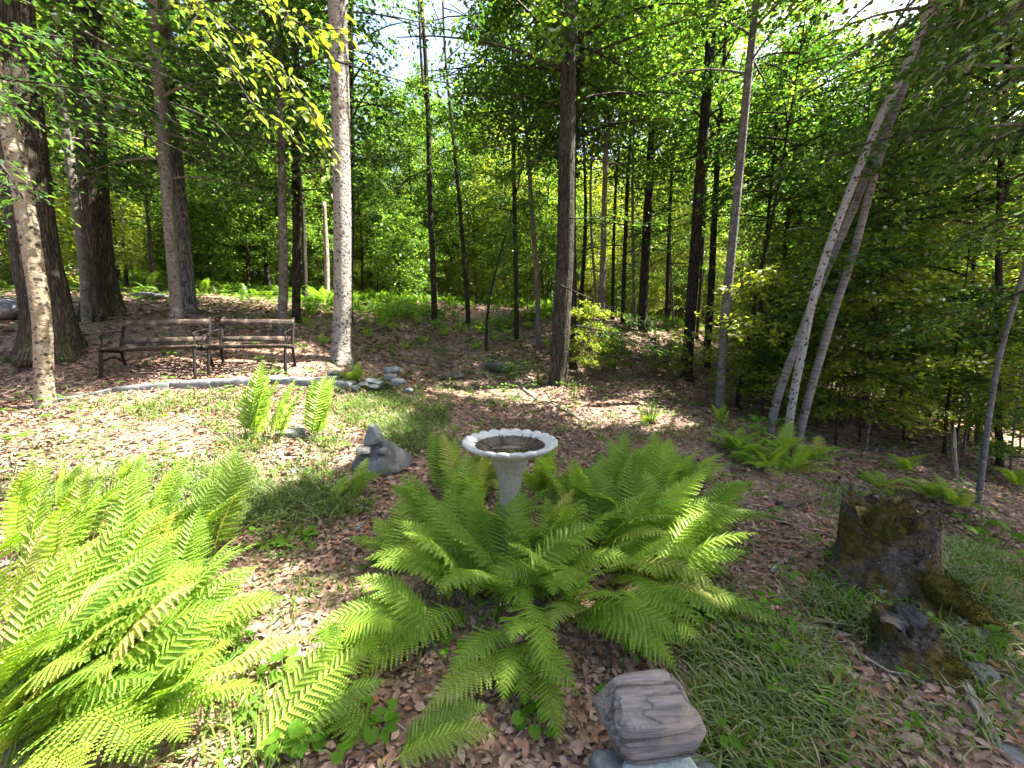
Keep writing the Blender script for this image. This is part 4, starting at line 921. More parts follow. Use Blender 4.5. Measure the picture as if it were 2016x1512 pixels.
t.bsdf(t.mix(t.ramp(n2.outputs[0], [(.3, 0.0), (.7, 1.0)]), t.ramp(n1.outputs[0], [(.3, (.02,.028,.006)), (.7, (.075,.09,.014))]), t.ramp(n1.outputs[0], [(.3, (.045,.038,.007)), (.7, (.135,.112,.018))])), .95, t.bump(n1.outputs[0], 1.0, .02), .1); M['moss'] = t.m
Bg = G(1008, 1138); Bg = np.array([P(1004, 900, 1.97)[0], 1.97, gz1(0, 1.97)])
BH = P(1004, 874, 1.97)[2] - Bg[2]                     # rim height above the ground
bath = thing('bird_bath', 'pale stone bird bath with a scalloped bowl standing among bright ferns', 'bird bath', Bg)
def lathe(prof, seg, fr=None, close=False):
    prof = np.asarray(prof, float); th = np.linspace(0, 2*np.pi, seg, endpoint=False); n = len(prof)
    rr = prof[:, 0][:, None] * np.ones((1, seg)); zz = prof[:, 1][:, None] * np.ones((1, seg))
    if fr is not None: rr, zz = fr(rr, zz, th[None], np.arange(n)[:, None])
    V = np.stack([rr * np.cos(th), rr * np.sin(th), zz], -1).reshape(-1, 3)
    i, j = np.meshgrid(np.arange(n - 1), np.arange(seg), indexing='ij'); a = (i * seg + j).ravel(); b = (i * seg + (j + 1) % seg).ravel()
    return V, np.stack([a, b, b + seg, a + seg], 1)
RB = 195 / FPX * 1.97 / 2
pedp = [(.0,-.02),(.135,-.02),(.14,.035),(.125,.06),(.085,.085),(.066,.13),(.056,.22),(.053,.34),(.056,.44),(.066,.52),(.085,.58),(.10,.615),(.105,.64),(.08,.645)]
k = (BH - .055) / .645; pedp = [(r, zz * k) for r, zz in pedp]
def flute(rr, zz, th, i):
    m = (i > 4) & (i < 11); return rr * np.where(m, 1 - .05 * np.abs(np.sin(th * 7)) ** .6, 1), zz
V, F = lathe(np.vstack([smooth_path(np.array([(r, 0, zz) for r, zz in pedp[1:]]), 40)[:, [0, 2]]]), 84, lambda rr, zz, th, i: (rr * np.where((i > 12) & (i < 31), 1 - .05 * np.abs(np.sin(th * 7)) ** .5, 1), zz))
link('pedestal', mesh('pedestal', V, F), bath, M['pedestal'])
bp = np.array([(.02,-.062),(.09,-.062),(.125,-.055),(.17,-.042),(.215,-.020),(.243,-.004),(.254,.006),(.254,.014),(.247,.021),(.235,.020),(.215,.012),(.196,.003),(.182,-.006)])
bp[:, 0] *= RB / .262; NS = 22
def scal(rr, zz, th, i):
    w = np.clip((rr / RB - .72) / .25, 0, 1); s = np.abs(np.cos(th * NS / 2)) ** .7
    return rr * (1 + w * (.055 * s - .028)), zz + w * (.011 * s - .006)
V, F = lathe(bp, 264, scal); V[:, 2] += BH; link('bowl', mesh('bowl', V, F), bath, M['bath'])
ip = np.array([(.186,-.004),(.178,-.010),(.16,-.022),(.13,-.034),(.09,-.042),(.05,-.046),(.0005,-.047)]); ip[:, 0] *= RB / .262
rs = np.random.default_rng(3); jag = noise1(3, 10, (8, 40)); 
def inn(rr, zz, th, i): return rr * (1 + .035 * jag(th) * (i < 2)), zz + .004 * (i < 2) + .0015 * np.abs(np.sin(th * 9 + .3)) * ((i > 1) & (i < 5))
V, F = lathe(ip, 180, inn); V[:, 2] += BH; link('stained_basin', mesh('stained_basin', V, F), bath, M['stain'])
acc = Acc()
for q in range(26):                                    # dead stems lying radially up the inside of the bowl
    a = rs.uniform(0, 6.28); r0, r1 = rs.uniform(.08, .12), rs.uniform(.165, .2); p0 = [r0*math.cos(a), r0*math.sin(a), BH - .032]; p1 = [r1*math.cos(a+.04), r1*math.sin(a+.04), BH + rs.uniform(.002, .016)]
    acc.add(*tube(smooth_path([p0, p1], 4), .0022, 4))
link('dead_stems', acc.mesh('dead_stems'), bath, M['rot'], kind='stuff')
V, F = rock((.055, .045, .022), 71, rough=.4); V += [.012, -.03, BH - .046]; link('moss_tuft', mesh('moss_tuft', V, F), bath, M['moss'])
t = NT('still_water'); b = t.bsdf((.02,.018,.014), .05, None, .5); M['water'] = t.m
V, F = lathe([(.135,0),(.0005,0)], 48); V[:, 2] += BH - .033; link('water_film', mesh('water_film', V, F), bath, M['water'])

# ------------------------------------------------------------------ benches
def box(a, b, bev=.004):
    """box between two points a<b with chamfered edges"""
    a, b = np.array(a, float), np.array(b, float); import bmesh
    bm = bmesh.new(); bmesh.ops.create_cube(bm, size=1); 
    for v in bm.verts: v.co = Vector((np.array(v.co) + .5) * (b - a) + a)
    bmesh.ops.bevel(bm, geom=list(bm.edges), offset=bev, segments=1, affect='EDGES'); bmesh.ops.triangulate(bm, faces=bm.faces)
    V = np.array([v.co[:] for v in bm.verts]); bm.verts.index_update(); F = np.array([[v.index for v in f.verts] for f in bm.faces]); bm.free(); return V, F
def bar_path(pts, r, seg=6, n=20): return tube(smooth_path(np.array(pts, float), n), r, seg, seam=(1, 0, 0))
def bench(pl, pr, label, seed, sag=0.0):
    pl, pr = np.array(pl), np.array(pr); d = pr - pl; L = float(np.linalg.norm(d[:2])); rz = math.atan2(d[1], d[0]); c = (pl + pr) / 2; slope = d[2] / L
    t = thing('garden_bench', label, 'bench', c, 'two garden benches', rz); t.rotation_euler = (0, -math.atan(slope), rz); r = np.random.default_rng(seed)
    h = L / 2
    def slat(name, y0, y1, z0, z1, tilt=0.0, ins=.0):
        V, F = box((-h + ins, y0, z0), (h - ins, y1, z1)); V[:, 1] += tilt * (V[:, 2] - z0); V[:, 2] += r.normal(0, .002) + sag * (V[:, 0] / h); link(name, mesh(name, V, F, smooth=False), t, M['slat'])
    slat('back_slat', .415, .44, .745, .825, .25, .012); slat('back_slat', .36, .385, .50, .575, .25, .012)
    for q in range(5): slat('seat_slat', .0 + q*.072, .052 + q*.072, .435 - .008*q, .462 - .008*q, 0, -.015)
    for s in (-1, 1):
        x = s * (h - .02)
        fr = Acc().add(*bar_path([(x, .33, .40), (x, .36, .5), (x, .42, .66), (x, .475, .85)], .02)).add(*bar_path([(x, .0, .422), (x, .18, .408), (x, .335, .40)], .018)) 
        link('end_frame', fr.mesh('end_frame'), t, M['iron'])
        link('leg', Acc().add(*bar_path([(x, .02, .42), (x, .0, .3), (x, -.03, .14), (x, -.045, -.03)], .02)).mesh('leg'), t, M['iron'])
        link('leg', Acc().add(*bar_path([(x, .34, .41), (x, .36, .28), (x, .40, .12), (x, .43, -.03)], .02)).mesh('leg'), t, M['iron'])
        link('armrest', Acc().add(*bar_path([(x, .425, .67), (x, .34, .675), (x, .2, .65), (x, .08, .63), (x, .03, .6), (x, .045, .565), (x, .075, .575)], .008, 6, 30)).add(*bar_path([(x, .06, .61), (x, .05, .52), (x, .02, .43)], .008)).mesh('armrest'), t, M['iron'])
        link('brace', Acc().add(*bar_path([(x, .01, .28), (x, .18, .33), (x, .36, .27)], .011)).mesh('brace'), t, M['iron'])
    return t
def onz(p): return np.array([p[0], p[1], gz1(p[0], p[1])])
b1l, b1r = P(203, 756, 4.92), P(392, 747, 5.12); b2l, b2r = P(412, 746, 5.2), P(568, 742, 5.42)
bench(b1l, b1r, 'dark slatted bench with iron ends in the shade, beside the thick left trunks', 1)
bench(b2l, b2r, 'lighter slatted bench with sunlit top rails, right one of the pair', 2)
for k, (px, py, d, sx, sy, lab) in enumerate([(566,742,5.38,.28,.10,'dark wooden block under the right foot of the right bench'), (425,748,5.14,.22,.09,'dark wooden block under the feet between the two benches')]):
    p = P(px, py, d); V, F = box((-sx/2, -sy/2, -.12), (sx/2, sy/2, .0), .01); V += noise3(k + 9, 30)(V)[:, None] * .002
    o = link('wooden_block', mesh('wooden_block', V, F, smooth=False), None, M['rot']); o.location = Vector(p); o.rotation_euler = (0, 0, .1); o['label'] = lab; o['category'] = 'block'

# ------------------------------------------------------------------ stone edging, stacked stones, cairn, other stones
def slab(px0, py0, d0, px1, py1, d1, h, w, seed, label, name='stone_slab', mat='slate', group='stone slabs of the edging'):
    a, b = P(px0, py0 - 4, d0), P(px1, py1 - 4, d1); L = np.linalg.norm((b - a)[:2]); r = np.random.default_rng(seed)
    V, F = box((-L/2, 0, -h - .1), (L/2, w, 0), .012)
    import bmesh
    me = mesh('tmp', V, F); bm = bmesh.new(); bm.from_mesh(me); bmesh.ops.subdivide_edges(bm, edges=bm.edges, cuts=3, use_grid_fill=True); V = np.array([v.co[:] for v in bm.verts]); bmesh.ops.triangulate(bm, faces=bm.faces); bm.verts.index_update()
    F = np.array([[v.index for v in f.verts] for f in bm.faces]); bm.free(); bpy.data.meshes.remove(me)
    V += noise3(seed, 9)(V)[:, None] * np.array([.006, .012, .006]); V += noise3(seed + 1, 22)(V)[:, None] * np.array([.003, .006, .004])
    o = link(name, mesh(name, V, F, smooth=False), None, M[mat]); o.location = Vector((a + b) / 2); o.rotation_euler = (0, -math.atan2(b[2] - a[2], L), math.atan2(b[1] - a[1], b[0] - a[0]))
    o['label'] = label; o['category'] = 'stone slab'; o['group'] = group
slab(105,790,4.35,215,770,4.6,.06,.26,1,'edging slab nearest the pale leaning trunk, left end of the stone edging')
slab(217,768,4.62,330,756,4.75,.07,.28,2,'edging slab in front of the left bench, left half')
slab(332,757,4.76,412,752,4.82,.07,.26,3,'edging slab in front of the gap between the benches')
slab(414,753,4.83,545,745,5.0,.08,.28,4,'long edging slab in front of the right bench, behind the tall fern')
slab(533,748,4.92,612,750,4.95,.075,.2,5,'dark squared edging slab behind the right upright fern'); slab(613,751,4.94,692,757,4.92,.07,.18,6,'last squared edging slab, before the foot of the sunlit beech')
for k, (px, py, d, sx, sy, sz, lab) in enumerate([(640,746,5.15,.42,.3,.07,'rough grey slab lying behind the squared edging'),(717,757,4.95,.2,.14,.07,'pale flat stone at the left of the stacked stones'),(737,750,5.0,.26,.16,.05,'long pale flat stone on the stack'),(737,760,4.95,.2,.15,.06,'grey stone at the bottom of the stack'),
        (768,742,5.1,.17,.14,.10,'rounded grey stone on the stack'),(785,752,5.0,.2,.16,.09,'pale blocky stone at the right end of the stack'),(775,728,5.3,.26,.2,.1,'dark pointed stone behind the stack'),(805,768,4.9,.12,.1,.06,'small pale stone fallen off the stack'),(660,735,5.4,.22,.18,.09,'grey stone by the beech foot'),(700,764,4.85,.12,.1,.06,'small dark stone at the foot of the stack')]):
    p = P(px, py, d); p[2] -= sz * .5; p[2] = max(p[2], gz1(p[0], p[1]) - .03); add_rock('flat_stone', lab, p, (sx, sy, sz), 20 + k, M['slate' if k % 3 else 'stone'], random.uniform(-.4, .4), (random.uniform(-.1, .1), random.uniform(-.12, .12)), 'stones of the little stack', cut=4)
def poly_rock(planes, seed, sub=5, p=18, amp=(.004, .002), fr=(14, 45)):
    """stone bounded by given (slightly softened) planes: list of (normal, distance)"""
    import bmesh
    bm = bmesh.new(); bmesh.ops.create_icosphere(bm, subdivisions=sub, radius=1); V = np.array([v.co[:] for v in bm.verts]); F = np.array([[v.index for v in f.verts] for f in bm.faces]); bm.free()
    q = 0
    for n_, h in planes: q = q + np.clip(V @ norm(np.array(n_, float)) / h, 0, None) ** p
    V = V * (q ** (-1 / p))[:, None]; d = norm(V)
    return V + d * (noise3(seed, fr[0])(V) * amp[0] + noise3(seed + 1, fr[1])(V) * amp[1])[:, None], F
c0 = G(730, 928); V, F = poly_rock([((0,-.8,.62),.115), ((-.72,-.2,.62),.125), ((.66,-.25,.62),.13), ((0,.9,.4),.17), ((0,0,1),.15), ((0,0,-1),.10), ((-.5,-.8,.25),.185), ((.6,-.75,.2),.19), ((-1,.1,.1),.30), ((1,.1,.1),.30), ((0,-1,0),.19)], 33)
V[:, 2] += .10
o = link('boulder', mesh('boulder', V, F), None, M['cairn']); o.location = Vector(c0 + [0, .1, -.03]); o['label'] = 'triangular lichen covered boulder carrying the little cairn'; o['category'] = 'boulder'
add_rock('stone', 'tan stone wedged on the front of the triangular boulder', c0 + [-.05, .0, .15], (.12, .09, .06), 34, M['old_wood'] if False else stone_mat('tan_stone', (.22,.19,.16), (.36,.32,.28)), .3)
add_rock('stone', 'small pale stone on the right of the triangular boulder', c0 + [.09, .03, .14], (.08, .07, .05), 37, M['stone'], .9)
V, F = poly_rock([((-1,-.1,.18),.068), ((1,-.1,.30),.07), ((0,-1,.22),.062), ((.1,1,.2),.06), ((0,0,1),.10), ((0,0,-1),.09), ((-.7,-.6,.5),.085), ((.75,-.5,.6),.082), ((.5,-.7,-.5),.09)], 35, amp=(.003,.0015)); V[:, 2] += .09; V *= .8
o = link('stone', mesh('stone', V, F), None, M['stone']); o.location = Vector(c0 + [.01, .06, .215]); o['label'] = 'egg shaped grey stone standing upright on top of the cairn'; o['category'] = 'stone'
V, F = rock((.05, .04, .05), 36); V[:, :2] *= (1.1 - V[:, 2:] / .05 * .8); o = link('stone', mesh('stone', V, F), None, stone_mat('white_stone', (.5,.5,.48), (.62,.62,.6))); o.location = Vector(c0 + [.005, .06, .345]); o['label'] = 'tiny white pointed stone on the tip of the cairn'; o['category'] = 'stone'
for px, py, s, lab, m in [(330,985,(.34,.26,.07),'flat grey stone lying among the shaded ferns','slate'),(90,978,(.3,.22,.07),'flat grey stone at the left in front of the sunlit leaves','slate'),(575,855,(.26,.2,.09),'low stone between the two upright ferns','stone'),(590,925,(.2,.15,.05),'small sunlit flat stone on the bare soil','stone'),
        (980,728,(.6,.45,.2),'dark mossy boulder on the slope behind the bird bath','rotm'),(890,745,(.5,.4,.14),'low dark boulder sunk in the slope','rotm'),(30,625,(1.0,.6,.32),'long grey boulder at the left border behind the trunks','stone'),(300,588,(.9,.6,.16),'pale flat boulder behind the thick trunks','cairn'),
        (1240,930,(.1,.08,.05),'small grey stone right of the bird bath','stone'),(1495,915,(.3,.2,.08),'brown mossy lump below the birch ferns','rotm'),(1930,1330,(.12,.09,.05),'grey stone in the grass at the lower right','stone'),(1985,1480,(.1,.08,.04),'small grey stone in the lower right corner','stone')]:
    g = G(px, py); M.setdefault('rotm', stone_mat('mossy_rock', (.035,.035,.028), (.09,.085,.065), (.07,.08,.025), .7)); add_rock('boulder' if s[0] > .45 else 'stone', lab, g - [0, 0, .03], s, int(px), M[m], random.uniform(-.6, .6), cat='boulder' if s[0] > .45 else 'stone')

# weathered log chunk on two stones
L0 = np.array([.41, 1.03, 0]); L0[2] = gz1(L0[0], L0[1])
add_rock('stone', 'green grey block stone carrying the weathered log chunk', L0 + [.02, -.06, -.02], (.25, .2, .155), 51, M['bluestone'], .1, cut=5, sub=4)
add_rock('stone', 'dark lower stone at the left under the weathered log chunk', L0 + [-.1, -.05, -.02], (.16, .16, .13), 52, M['stone'], .5, cut=3)
add_rock('stone', 'dark flat stone at the right under the weathered log chunk', L0 + [.15, -.05, -.02], (.16, .16, .06), 53, M['slate'], .5, cut=3)
import bmesh
bm = bmesh.new(); bmesh.ops.create_icosphere(bm, subdivisions=6, radius=1); V = np.array([v.co[:] for v in bm.verts]); F = np.array([[v.index for v in f.verts] for f in bm.faces]); bm.free(); UVv = None
_pl = [((.05,-.10,1),.078), ((0,-1,.16),.088), ((-.1,1,.25),.088), ((1,.15,.75),.125), ((-1,.1,.62),.128), ((1,-.25,-.55),.122), ((-1,-.3,-.5),.125), ((0,0,-1),.07), ((0,-.7,-1),.088), ((.9,.9,.2),.14), ((-.8,-1,.1),.135), ((.1,-.75,.8),.100)]
acc_ = 0
for nrm_, h in _pl: acc_ = acc_ + np.clip(V @ norm(np.array(nrm_, float)) / h, 0, None) ** 16
V = V * (acc_ ** (-1 / 16))[:, None]
g_ = noise3(77, 1.0, 24); V0 = V.copy(); grain = noise3(79, 1.0, 40)(V0 * [12, 210, 210]); crack = noise3(80, 1.0, 16)(V0 * [5, 75, 75])
V += norm(V0) * (.0012 * grain - .006 * np.clip(np.abs(crack) < .12, 0, 1))[:, None] + noise3(81, 16)(V0)[:, None] * np.array([.004, .003, .003])
ends = np.abs(V0[:, 0]) > .098; V[ends] += noise3(78, 75)(V0[ends])[:, None] * .0035
o = link('log_chunk', mesh('log_chunk', V, F, UVv), None, M['old_wood']); o.location = Vector(L0 + [.0, .0, .195]); o.rotation_euler = (.12, -.03, .07); o['label'] = 'weathered grey chunk of log resting on stones at the lower edge'; o['category'] = 'log'

# ------------------------------------------------------------------ stumps
t = NT('mossy_stump_bark'); ob = t.coord(); n1 = t.noise(ob, 5, 6, .7); n2 = t.noise(ob, 26, 6, .7); n3 = t.noise(ob, 110, 4); v = t.vor(ob, 34)
c = t.mix(t.ramp(n2.outputs[0], [(.35, 0.0), (.7, 1.0)]), (.022,.018,.015), (.16,.138,.115)); c = t.mix(t.ramp(n3.outputs[0], [(.62, 0.0), (.68, .6)]), c, (.4, .38, .35))
ms = t.ramp(n1.outputs[0], [(.42, 0.0), (.55, 1.0)]); mc = t.mix(t.ramp(n2.outputs[0], [(.35, 0.0), (.65, 1.0)]), (.038, .028, .006), (.145, .105, .014)); c = t.mix(t.math('MULTIPLY', ms, .9), c, mc)
li = t.noise(ob, 9, 4); c = t.mix(t.ramp(li.outputs[0], [(.66, 0.0), (.70, .7)]), c, (.36, .37, .34))
t.bsdf(c, .95, t.bump(t.math('ADD', t.math('MULTIPLY', n2.outputs[0], 1.4), t.math('ADD', v.outputs['Distance'], n3.outputs[0])), 1.0, .025), .12); M['stump'] = t.m
def stump(g, r0, H, seed, label, lobes, rough=.05):
    t = thing('tree_stump', label, 'stump', g); n, sg = 46, 120; th = np.linspace(0, 2*np.pi, sg, endpoint=False); z = np.linspace(-.08, 1, n)
    a, b = noise3(seed, 5), noise3(seed + 1, 16); Vs = []
    top = 1 + .13 * noise1(seed, 6, (1, 9))(th) + .08 * noise1(seed + 5, 6, (8, 22))(th)
    for q in z:
        fl = np.exp(-np.maximum(q, -.05) / .22); r = r0 * (1 + .10 * np.sin(3*th + seed) + fl * (.35 + sum(am * np.clip(np.cos((th - az) / 1.0), 0, 1) ** pw for az, am, pw in lobes)))
        x, y, zz = r * np.cos(th), r * np.sin(th), q * H * np.where(q > .5, top, 1 + (top - 1) * max(0, q) * 2)
        Pq = np.stack([x, y, zz], 1); nn = np.stack([np.cos(th), np.sin(th), 0 * th], 1); Pq += nn * (rough * r0 * (a(Pq / r0 * .25) + .7 * b(Pq / r0 * .25)) )[:, None]; Vs.append(Pq)
    for f in (.86, .6, .3, .01):                      # broken hollow top
        Pq = Vs[n - 1].copy(); Pq[:, :2] *= f; Pq[:, 2] -= H * (.05 + .14 * (1 - f)) * (1 + .35 * a(Pq * 9)); Vs.append(Pq)
    V = np.vstack(Vs); N = len(Vs); i, j = np.meshgrid(np.arange(N - 1), np.arange(sg), indexing='ij'); p = (i * sg + j).ravel(); q = (i * sg + (j + 1) % sg).ravel()
    link('stump_body', mesh('stump_body', V, np.stack([p, q, q + sg, p + sg], 1)), t, M['stump']); return t
def moss_pad(parent, rel, size, seed, rz=0, tilt=(0, 0)):
    V, F = rock(size, seed, rough=.3, sub=4); V += noise3(seed + 3, 70)(V)[:, None] * .004; c, s = math.cos(rz), math.sin(rz); M3 = np.array(Matrix.Rotation(rz, 3, 'Z') @ Matrix.Rotation(tilt[1], 3, 'Y') @ Matrix.Rotation(tilt[0], 3, 'X')); V = V @ M3.T + np.array(rel)
    link('moss_pad', mesh('moss_pad', V, F), parent, M['moss'])
sg_ = G(1768, 1185)
s1 = stump(sg_ + [0, .12, 0], .178, .43, 4, 'large mossy broken stump on the right side', [(-.85, 1.0, 5), (3.3, .8, 6), (-2.0, .5, 7), (1.3, .6, 7)])
moss_pad(s1, (.10, -.20, .06), (.20, .14, .16), 81, -.6, (.5, .25)); moss_pad(s1, (.17, -.24, -.03), (.24, .15, .11), 82, -.8, (.2, .3)); moss_pad(s1, (-.09, -.10, .33), (.15, .12, .16), 83)
g2 = G(1800, 1310); s2 = stump(g2 + [-.0, .05, 0], .092, .155, 9, 'small low stump with a blackened split top, in front of the mossy stump', [(-.9, .9, 5), (3.5, .7, 6), (.6, .5, 6)])
for k, (dx, dy, sx, sy, sz, rz, tl) in enumerate([(-.05, .0, .12, .10, .045, .2, .15), (.045, .03, .11, .15, .05, -.5, -.12)]):
    V, F = rock((sx, sy, sz), 90 + k, rough=.22, cut=8, sub=5); V[:, 2] += .004 * np.sin(V[:, 0] * 160 + 3 * np.sin(V[:, 1] * 30)) + .003 * noise3(k, 90)(V); M3 = np.array(Matrix.Rotation(rz, 3, 'Z') @ Matrix.Rotation(tl, 3, 'Y')); link('blackened_wood', mesh('blackened_wood', V * .88 @ M3.T + [dx, dy, .135], F), s2, M['char'])
moss_pad(s2, (.085, -.09, -.01), (.12, .10, .07), 95, -.7)

def moss_fuzz(parent, seed, n, noise_f, zmax):
    r = np.random.default_rng(seed); nf = noise3(seed, noise_f); acc = Acc()
    for ch in list(parent.children):
        if ch.type != 'MESH': continue
        me = ch.data; v = np.empty(len(me.vertices) * 3, np.float32); me.vertices.foreach_get('co', v); nn = np.empty(len(me.vertices) * 3, np.float32); me.vertices.foreach_get('normal', nn)
        v = v.reshape(-1, 3).astype(float); nn = nn.reshape(-1, 3).astype(float); pad = ch.name.startswith('moss_pad'); k = n // 3 if pad else n
        i = r.integers(0, len(v), k); p = v[i] + r.normal(0, .006, (k, 3)); q = nn[i]
        ok = (np.ones(k, bool) if pad else (nf(p) > .25) & (p[:, 2] < zmax)) & (q[:, 2] > -.4); p, q = p[ok], q[ok]; k = len(p)
        d = norm(q + UP * .5 + r.normal(0, .5, (k, 3))); acc.add(*leaves(p, d, r.normal(size=(k, 3)), r.uniform(.006, .016, k), np.full(k, .004)))
    link('moss_fuzz', acc.mesh('moss_fuzz'), parent, M['moss'], kind='stuff')
moss_fuzz(s1, 5, 9000, 7.0, .5); moss_fuzz(s2, 6, 4000, 9.0, .14)

# ------------------------------------------------------------------ logs, branches and sticks on the ground
def log(px0, py0, px1, py1, r0, r1, label, mat, seed, name='log', sag=.3, lift=.6, cat=None):
    a, b = G(px0, py0), G(px1, py1); r = np.random.default_rng(seed); n = 24; t = np.linspace(0, 1, n)[:, None]; p = a * (1 - t) + b * t; L = np.linalg.norm(b - a)
    p[:, 2] = gz(p[:, 0], p[:, 1]); p[:, :2] += np.outer(np.sin(t[:, 0] * 3.1) * L * r.uniform(-.06, .06) + noise1(seed, 4, (3, 9))(t[:, 0]) * L * .012, norm(np.array([-(b - a)[1], (b - a)[0]])))
    rad = np.linspace(r0, r1, n); p[:, 2] += rad * lift; base = p[0].copy()
    V, F, uv = tube(p, rad, 14, lambda th, s: 1 + .08 * np.sin(2*th + 9*s) + .06 * np.sin(3*th + 23*s + 1) + .03*np.sin(7*th+3*s))
    o = link(name, mesh(name, V - base, F, uv), None, M[mat]); o.location = Vector(base); o['label'] = label; o['category'] = cat or name.replace('_', ' ')
log(1535,1000,1612,984,.032,.024,'short dark rotten log between the bath ferns and the mossy stump','rot',1); log(1650,948,1690,962,.035,.03,'small rotten log piece right of the birch ferns','rot',2)
log(1020,752,1150,832,.028,.016,'long pale fallen branch on the slope behind the bird bath','dead',3,'fallen_branch',cat='branch'); log(1040,742,1100,800,.02,.012,'thin sunlit fallen branch lying beside the long pale one','dead',4,'fallen_branch',cat='branch')
log(712,676,890,694,.03,.012,'dark fallen branch right of the sunlit beech','rot',5,'fallen_branch',cat='branch'); log(720,690,830,720,.022,.01,'crooked dark branch on the slope below the first one','rot',6,'fallen_branch',cat='branch')
log(1180,905,1290,960,.010,.005,'thin pale stick right of the bird bath','dead',7,'stick'); log(960,780,985,840,.008,.004,'short pale stick behind the bird bath','dead',8,'stick'); log(1290,868,1420,858,.010,.006,'grey stick in front of the smooth grey trunk','dead',9,'stick')
log(1640,955,1790,1000,.014,.008,'dark branch behind the mossy stump','rot',10,'fallen_branch',cat='branch'); log(1870,1080,2005,1110,.012,.008,'brown stick in the grass right of the mossy stump','rot',11,'stick')
log(1890,1330,1965,1470,.016,.013,'bare grey root running toward the lower right corner','dead',12,'root'); log(1520,1130,1560,1100,.012,.008,'broken grey piece of branch on the dry leaves','dead',13,'stick'); log(1490,1010,1560,1040,.02,.014,'half buried rotten branch before the dark log','rot',14,'fallen_branch',cat='branch')
log(690,1040,790,1030,.004,.003,'very thin twig left of the bath ferns','dead',15,'stick'); log(560,1235,800,1255,.004,.003,'long dark twig on the path','rot',16,'stick'); log(1560,1240,1700,1262,.012,.006,'split grey stick left of the small stump','dead',17,'stick')
log(1080,690,1000,730,.02,.012,'fallen branch left of the big dark trunk','dead',18,'fallen_branch',cat='branch'); log(740,618,790,600,.02,.01,'pale fallen branch in the fern belt','dead',19,'fallen_branch',cat='branch')
rt = np.random.default_rng(55); acc = Acc()
for q in range(700):
    Y = math.sqrt(rt.uniform(.8, 70)); X = Y * rt.uniform(-1.4, 1.4); a = rt.uniform(0, 6.28); L = rt.uniform(.06, .3) * (1 + .08 * Y); t = np.linspace(-.5, .5, 5); w = rt.normal(0, .05, 5) * L
    x, y = X + np.cos(a) * L * t - np.sin(a) * w, Y + np.sin(a) * L * t + np.cos(a) * w; acc.add(*tube(np.stack([x, y, gz(x, y) + .012 + rt.uniform(0, .02)], 1), rt.uniform(.0015, .004) * (1 + .12 * Y), 4))
link('twigs', acc.mesh('twigs'), None, M['dead'], kind='stuff')
# broken stake
p = P(1876, 995, 4.3); g = gz1(p[0], p[1]); top = P(1878, 840, 4.3)
stp = smooth_path([[p[0], p[1], g - .05], (np.array([p[0], p[1], g]) + top) / 2 + [-.012, 0, 0], top], 24); b = np.array([p[0], p[1], g])
V, F, uv = tube(stp, np.concatenate([np.linspace(.024, .021, 20), [.02, .016, .010, .003]]), 12, lambda th, s: 1 + .12 * np.sin(2*th + 6*s)); o = link('broken_stem', mesh('broken_stem', V - b, F, uv), None, M['dead']); o.location = Vector(b); o['label'] = 'pale broken dead stem standing like a stake left of the grey sapling'; o['category'] = 'dead stem'
# dead pale pole
p = P(642, 560, 13); g = gz1(p[0], p[1]); top = P(638, 398, 13); b = np.array([p[0], p[1], g])
V, F, uv = tube(smooth_path([[p[0], p[1], g - .1], P(643, 500, 13), top], 20), np.linspace(.09, .06, 20), 10); o = link('dead_trunk', mesh('dead_trunk', V - b, F, uv), None, M['dead']); o.location = Vector(b); o['label'] = 'bare whitish dead trunk with a broken top left of the sunlit beech'; o['category'] = 'dead tree'

# ------------------------------------------------------------------ low leafy plants
def maple_leaf(r, rng):
    a = np.array([-90, -55, -38, -15, 0, 18, 38, 60, 75, 90, 105, 120, 142, 162, 180, 195, 218, 235]) ; L = np.array([.12, .42, .36, .62, .42, .60, .85, .55, .62, 1.0, .62, .55, .85, .60, .42, .62, .36, .42])
    x, y = np.cos(np.radians(a)) * L * r, np.sin(np.radians(a)) * L * r + r * .1; z = -.25 * (x**2 + y**2) / r + .08 * np.abs(x)
    V = np.vstack([[0, r * .1, 0], np.stack([x, y, z], 1)]); k = len(a); return V, np.array([[0, 1 + i, 1 + (i + 1) % k] for i in range(k)])
def round_leaf(r, rng):
    a = np.radians([-90, -70, -40, 0, 40, 70, 90, 110, 140, 180, 220, 250]); L = np.array([.35, .8, .95, .98, .92, .95, 1.06, .95, .92, .98, .95, .8]); x, y = np.cos(a) * L * r, np.sin(a) * L * r; z = .12 * np.abs(x) + .1 * np.maximum(0, y) * rng.uniform(-1, 1)
    V = np.vstack([[0, -.1 * r, -.12 * r], np.stack([x, y, z], 1)]); k = len(a); return V, np.array([[0, 1 + i, 1 + (i + 1) % k] for i in range(k)])
def lance_leaf(r, rng):
    t = np.linspace(0, 1, 7); w = np.sin(np.pi * t ** .8) * .16 * r; y = t * 2 * r - .2 * r; z = -.35 * r * t ** 2
    V = np.concatenate([np.stack([0*t, y, z], 1), np.stack([w, y, z + w * .4], 1), np.stack([-w, y, z + w * .4], 1)]); i = np.arange(6)
    return V, np.vstack([np.stack([i, 7+i, 8+i], 1), np.stack([i, 8+i, i+1], 1), np.stack([i, i+1, 15+i], 1), np.stack([i, 15+i, 14+i], 1)])
rh = np.random.default_rng(66); LM = {}
for nm, fn in (('maple', maple_leaf), ('round', round_leaf), ('lance', lance_leaf)):
    LM[nm] = []
    for q in range(4):
        me = mesh('leaf', *fn(1.0, rh)); me.materials.append(M['herb']); LM[nm].append(me)
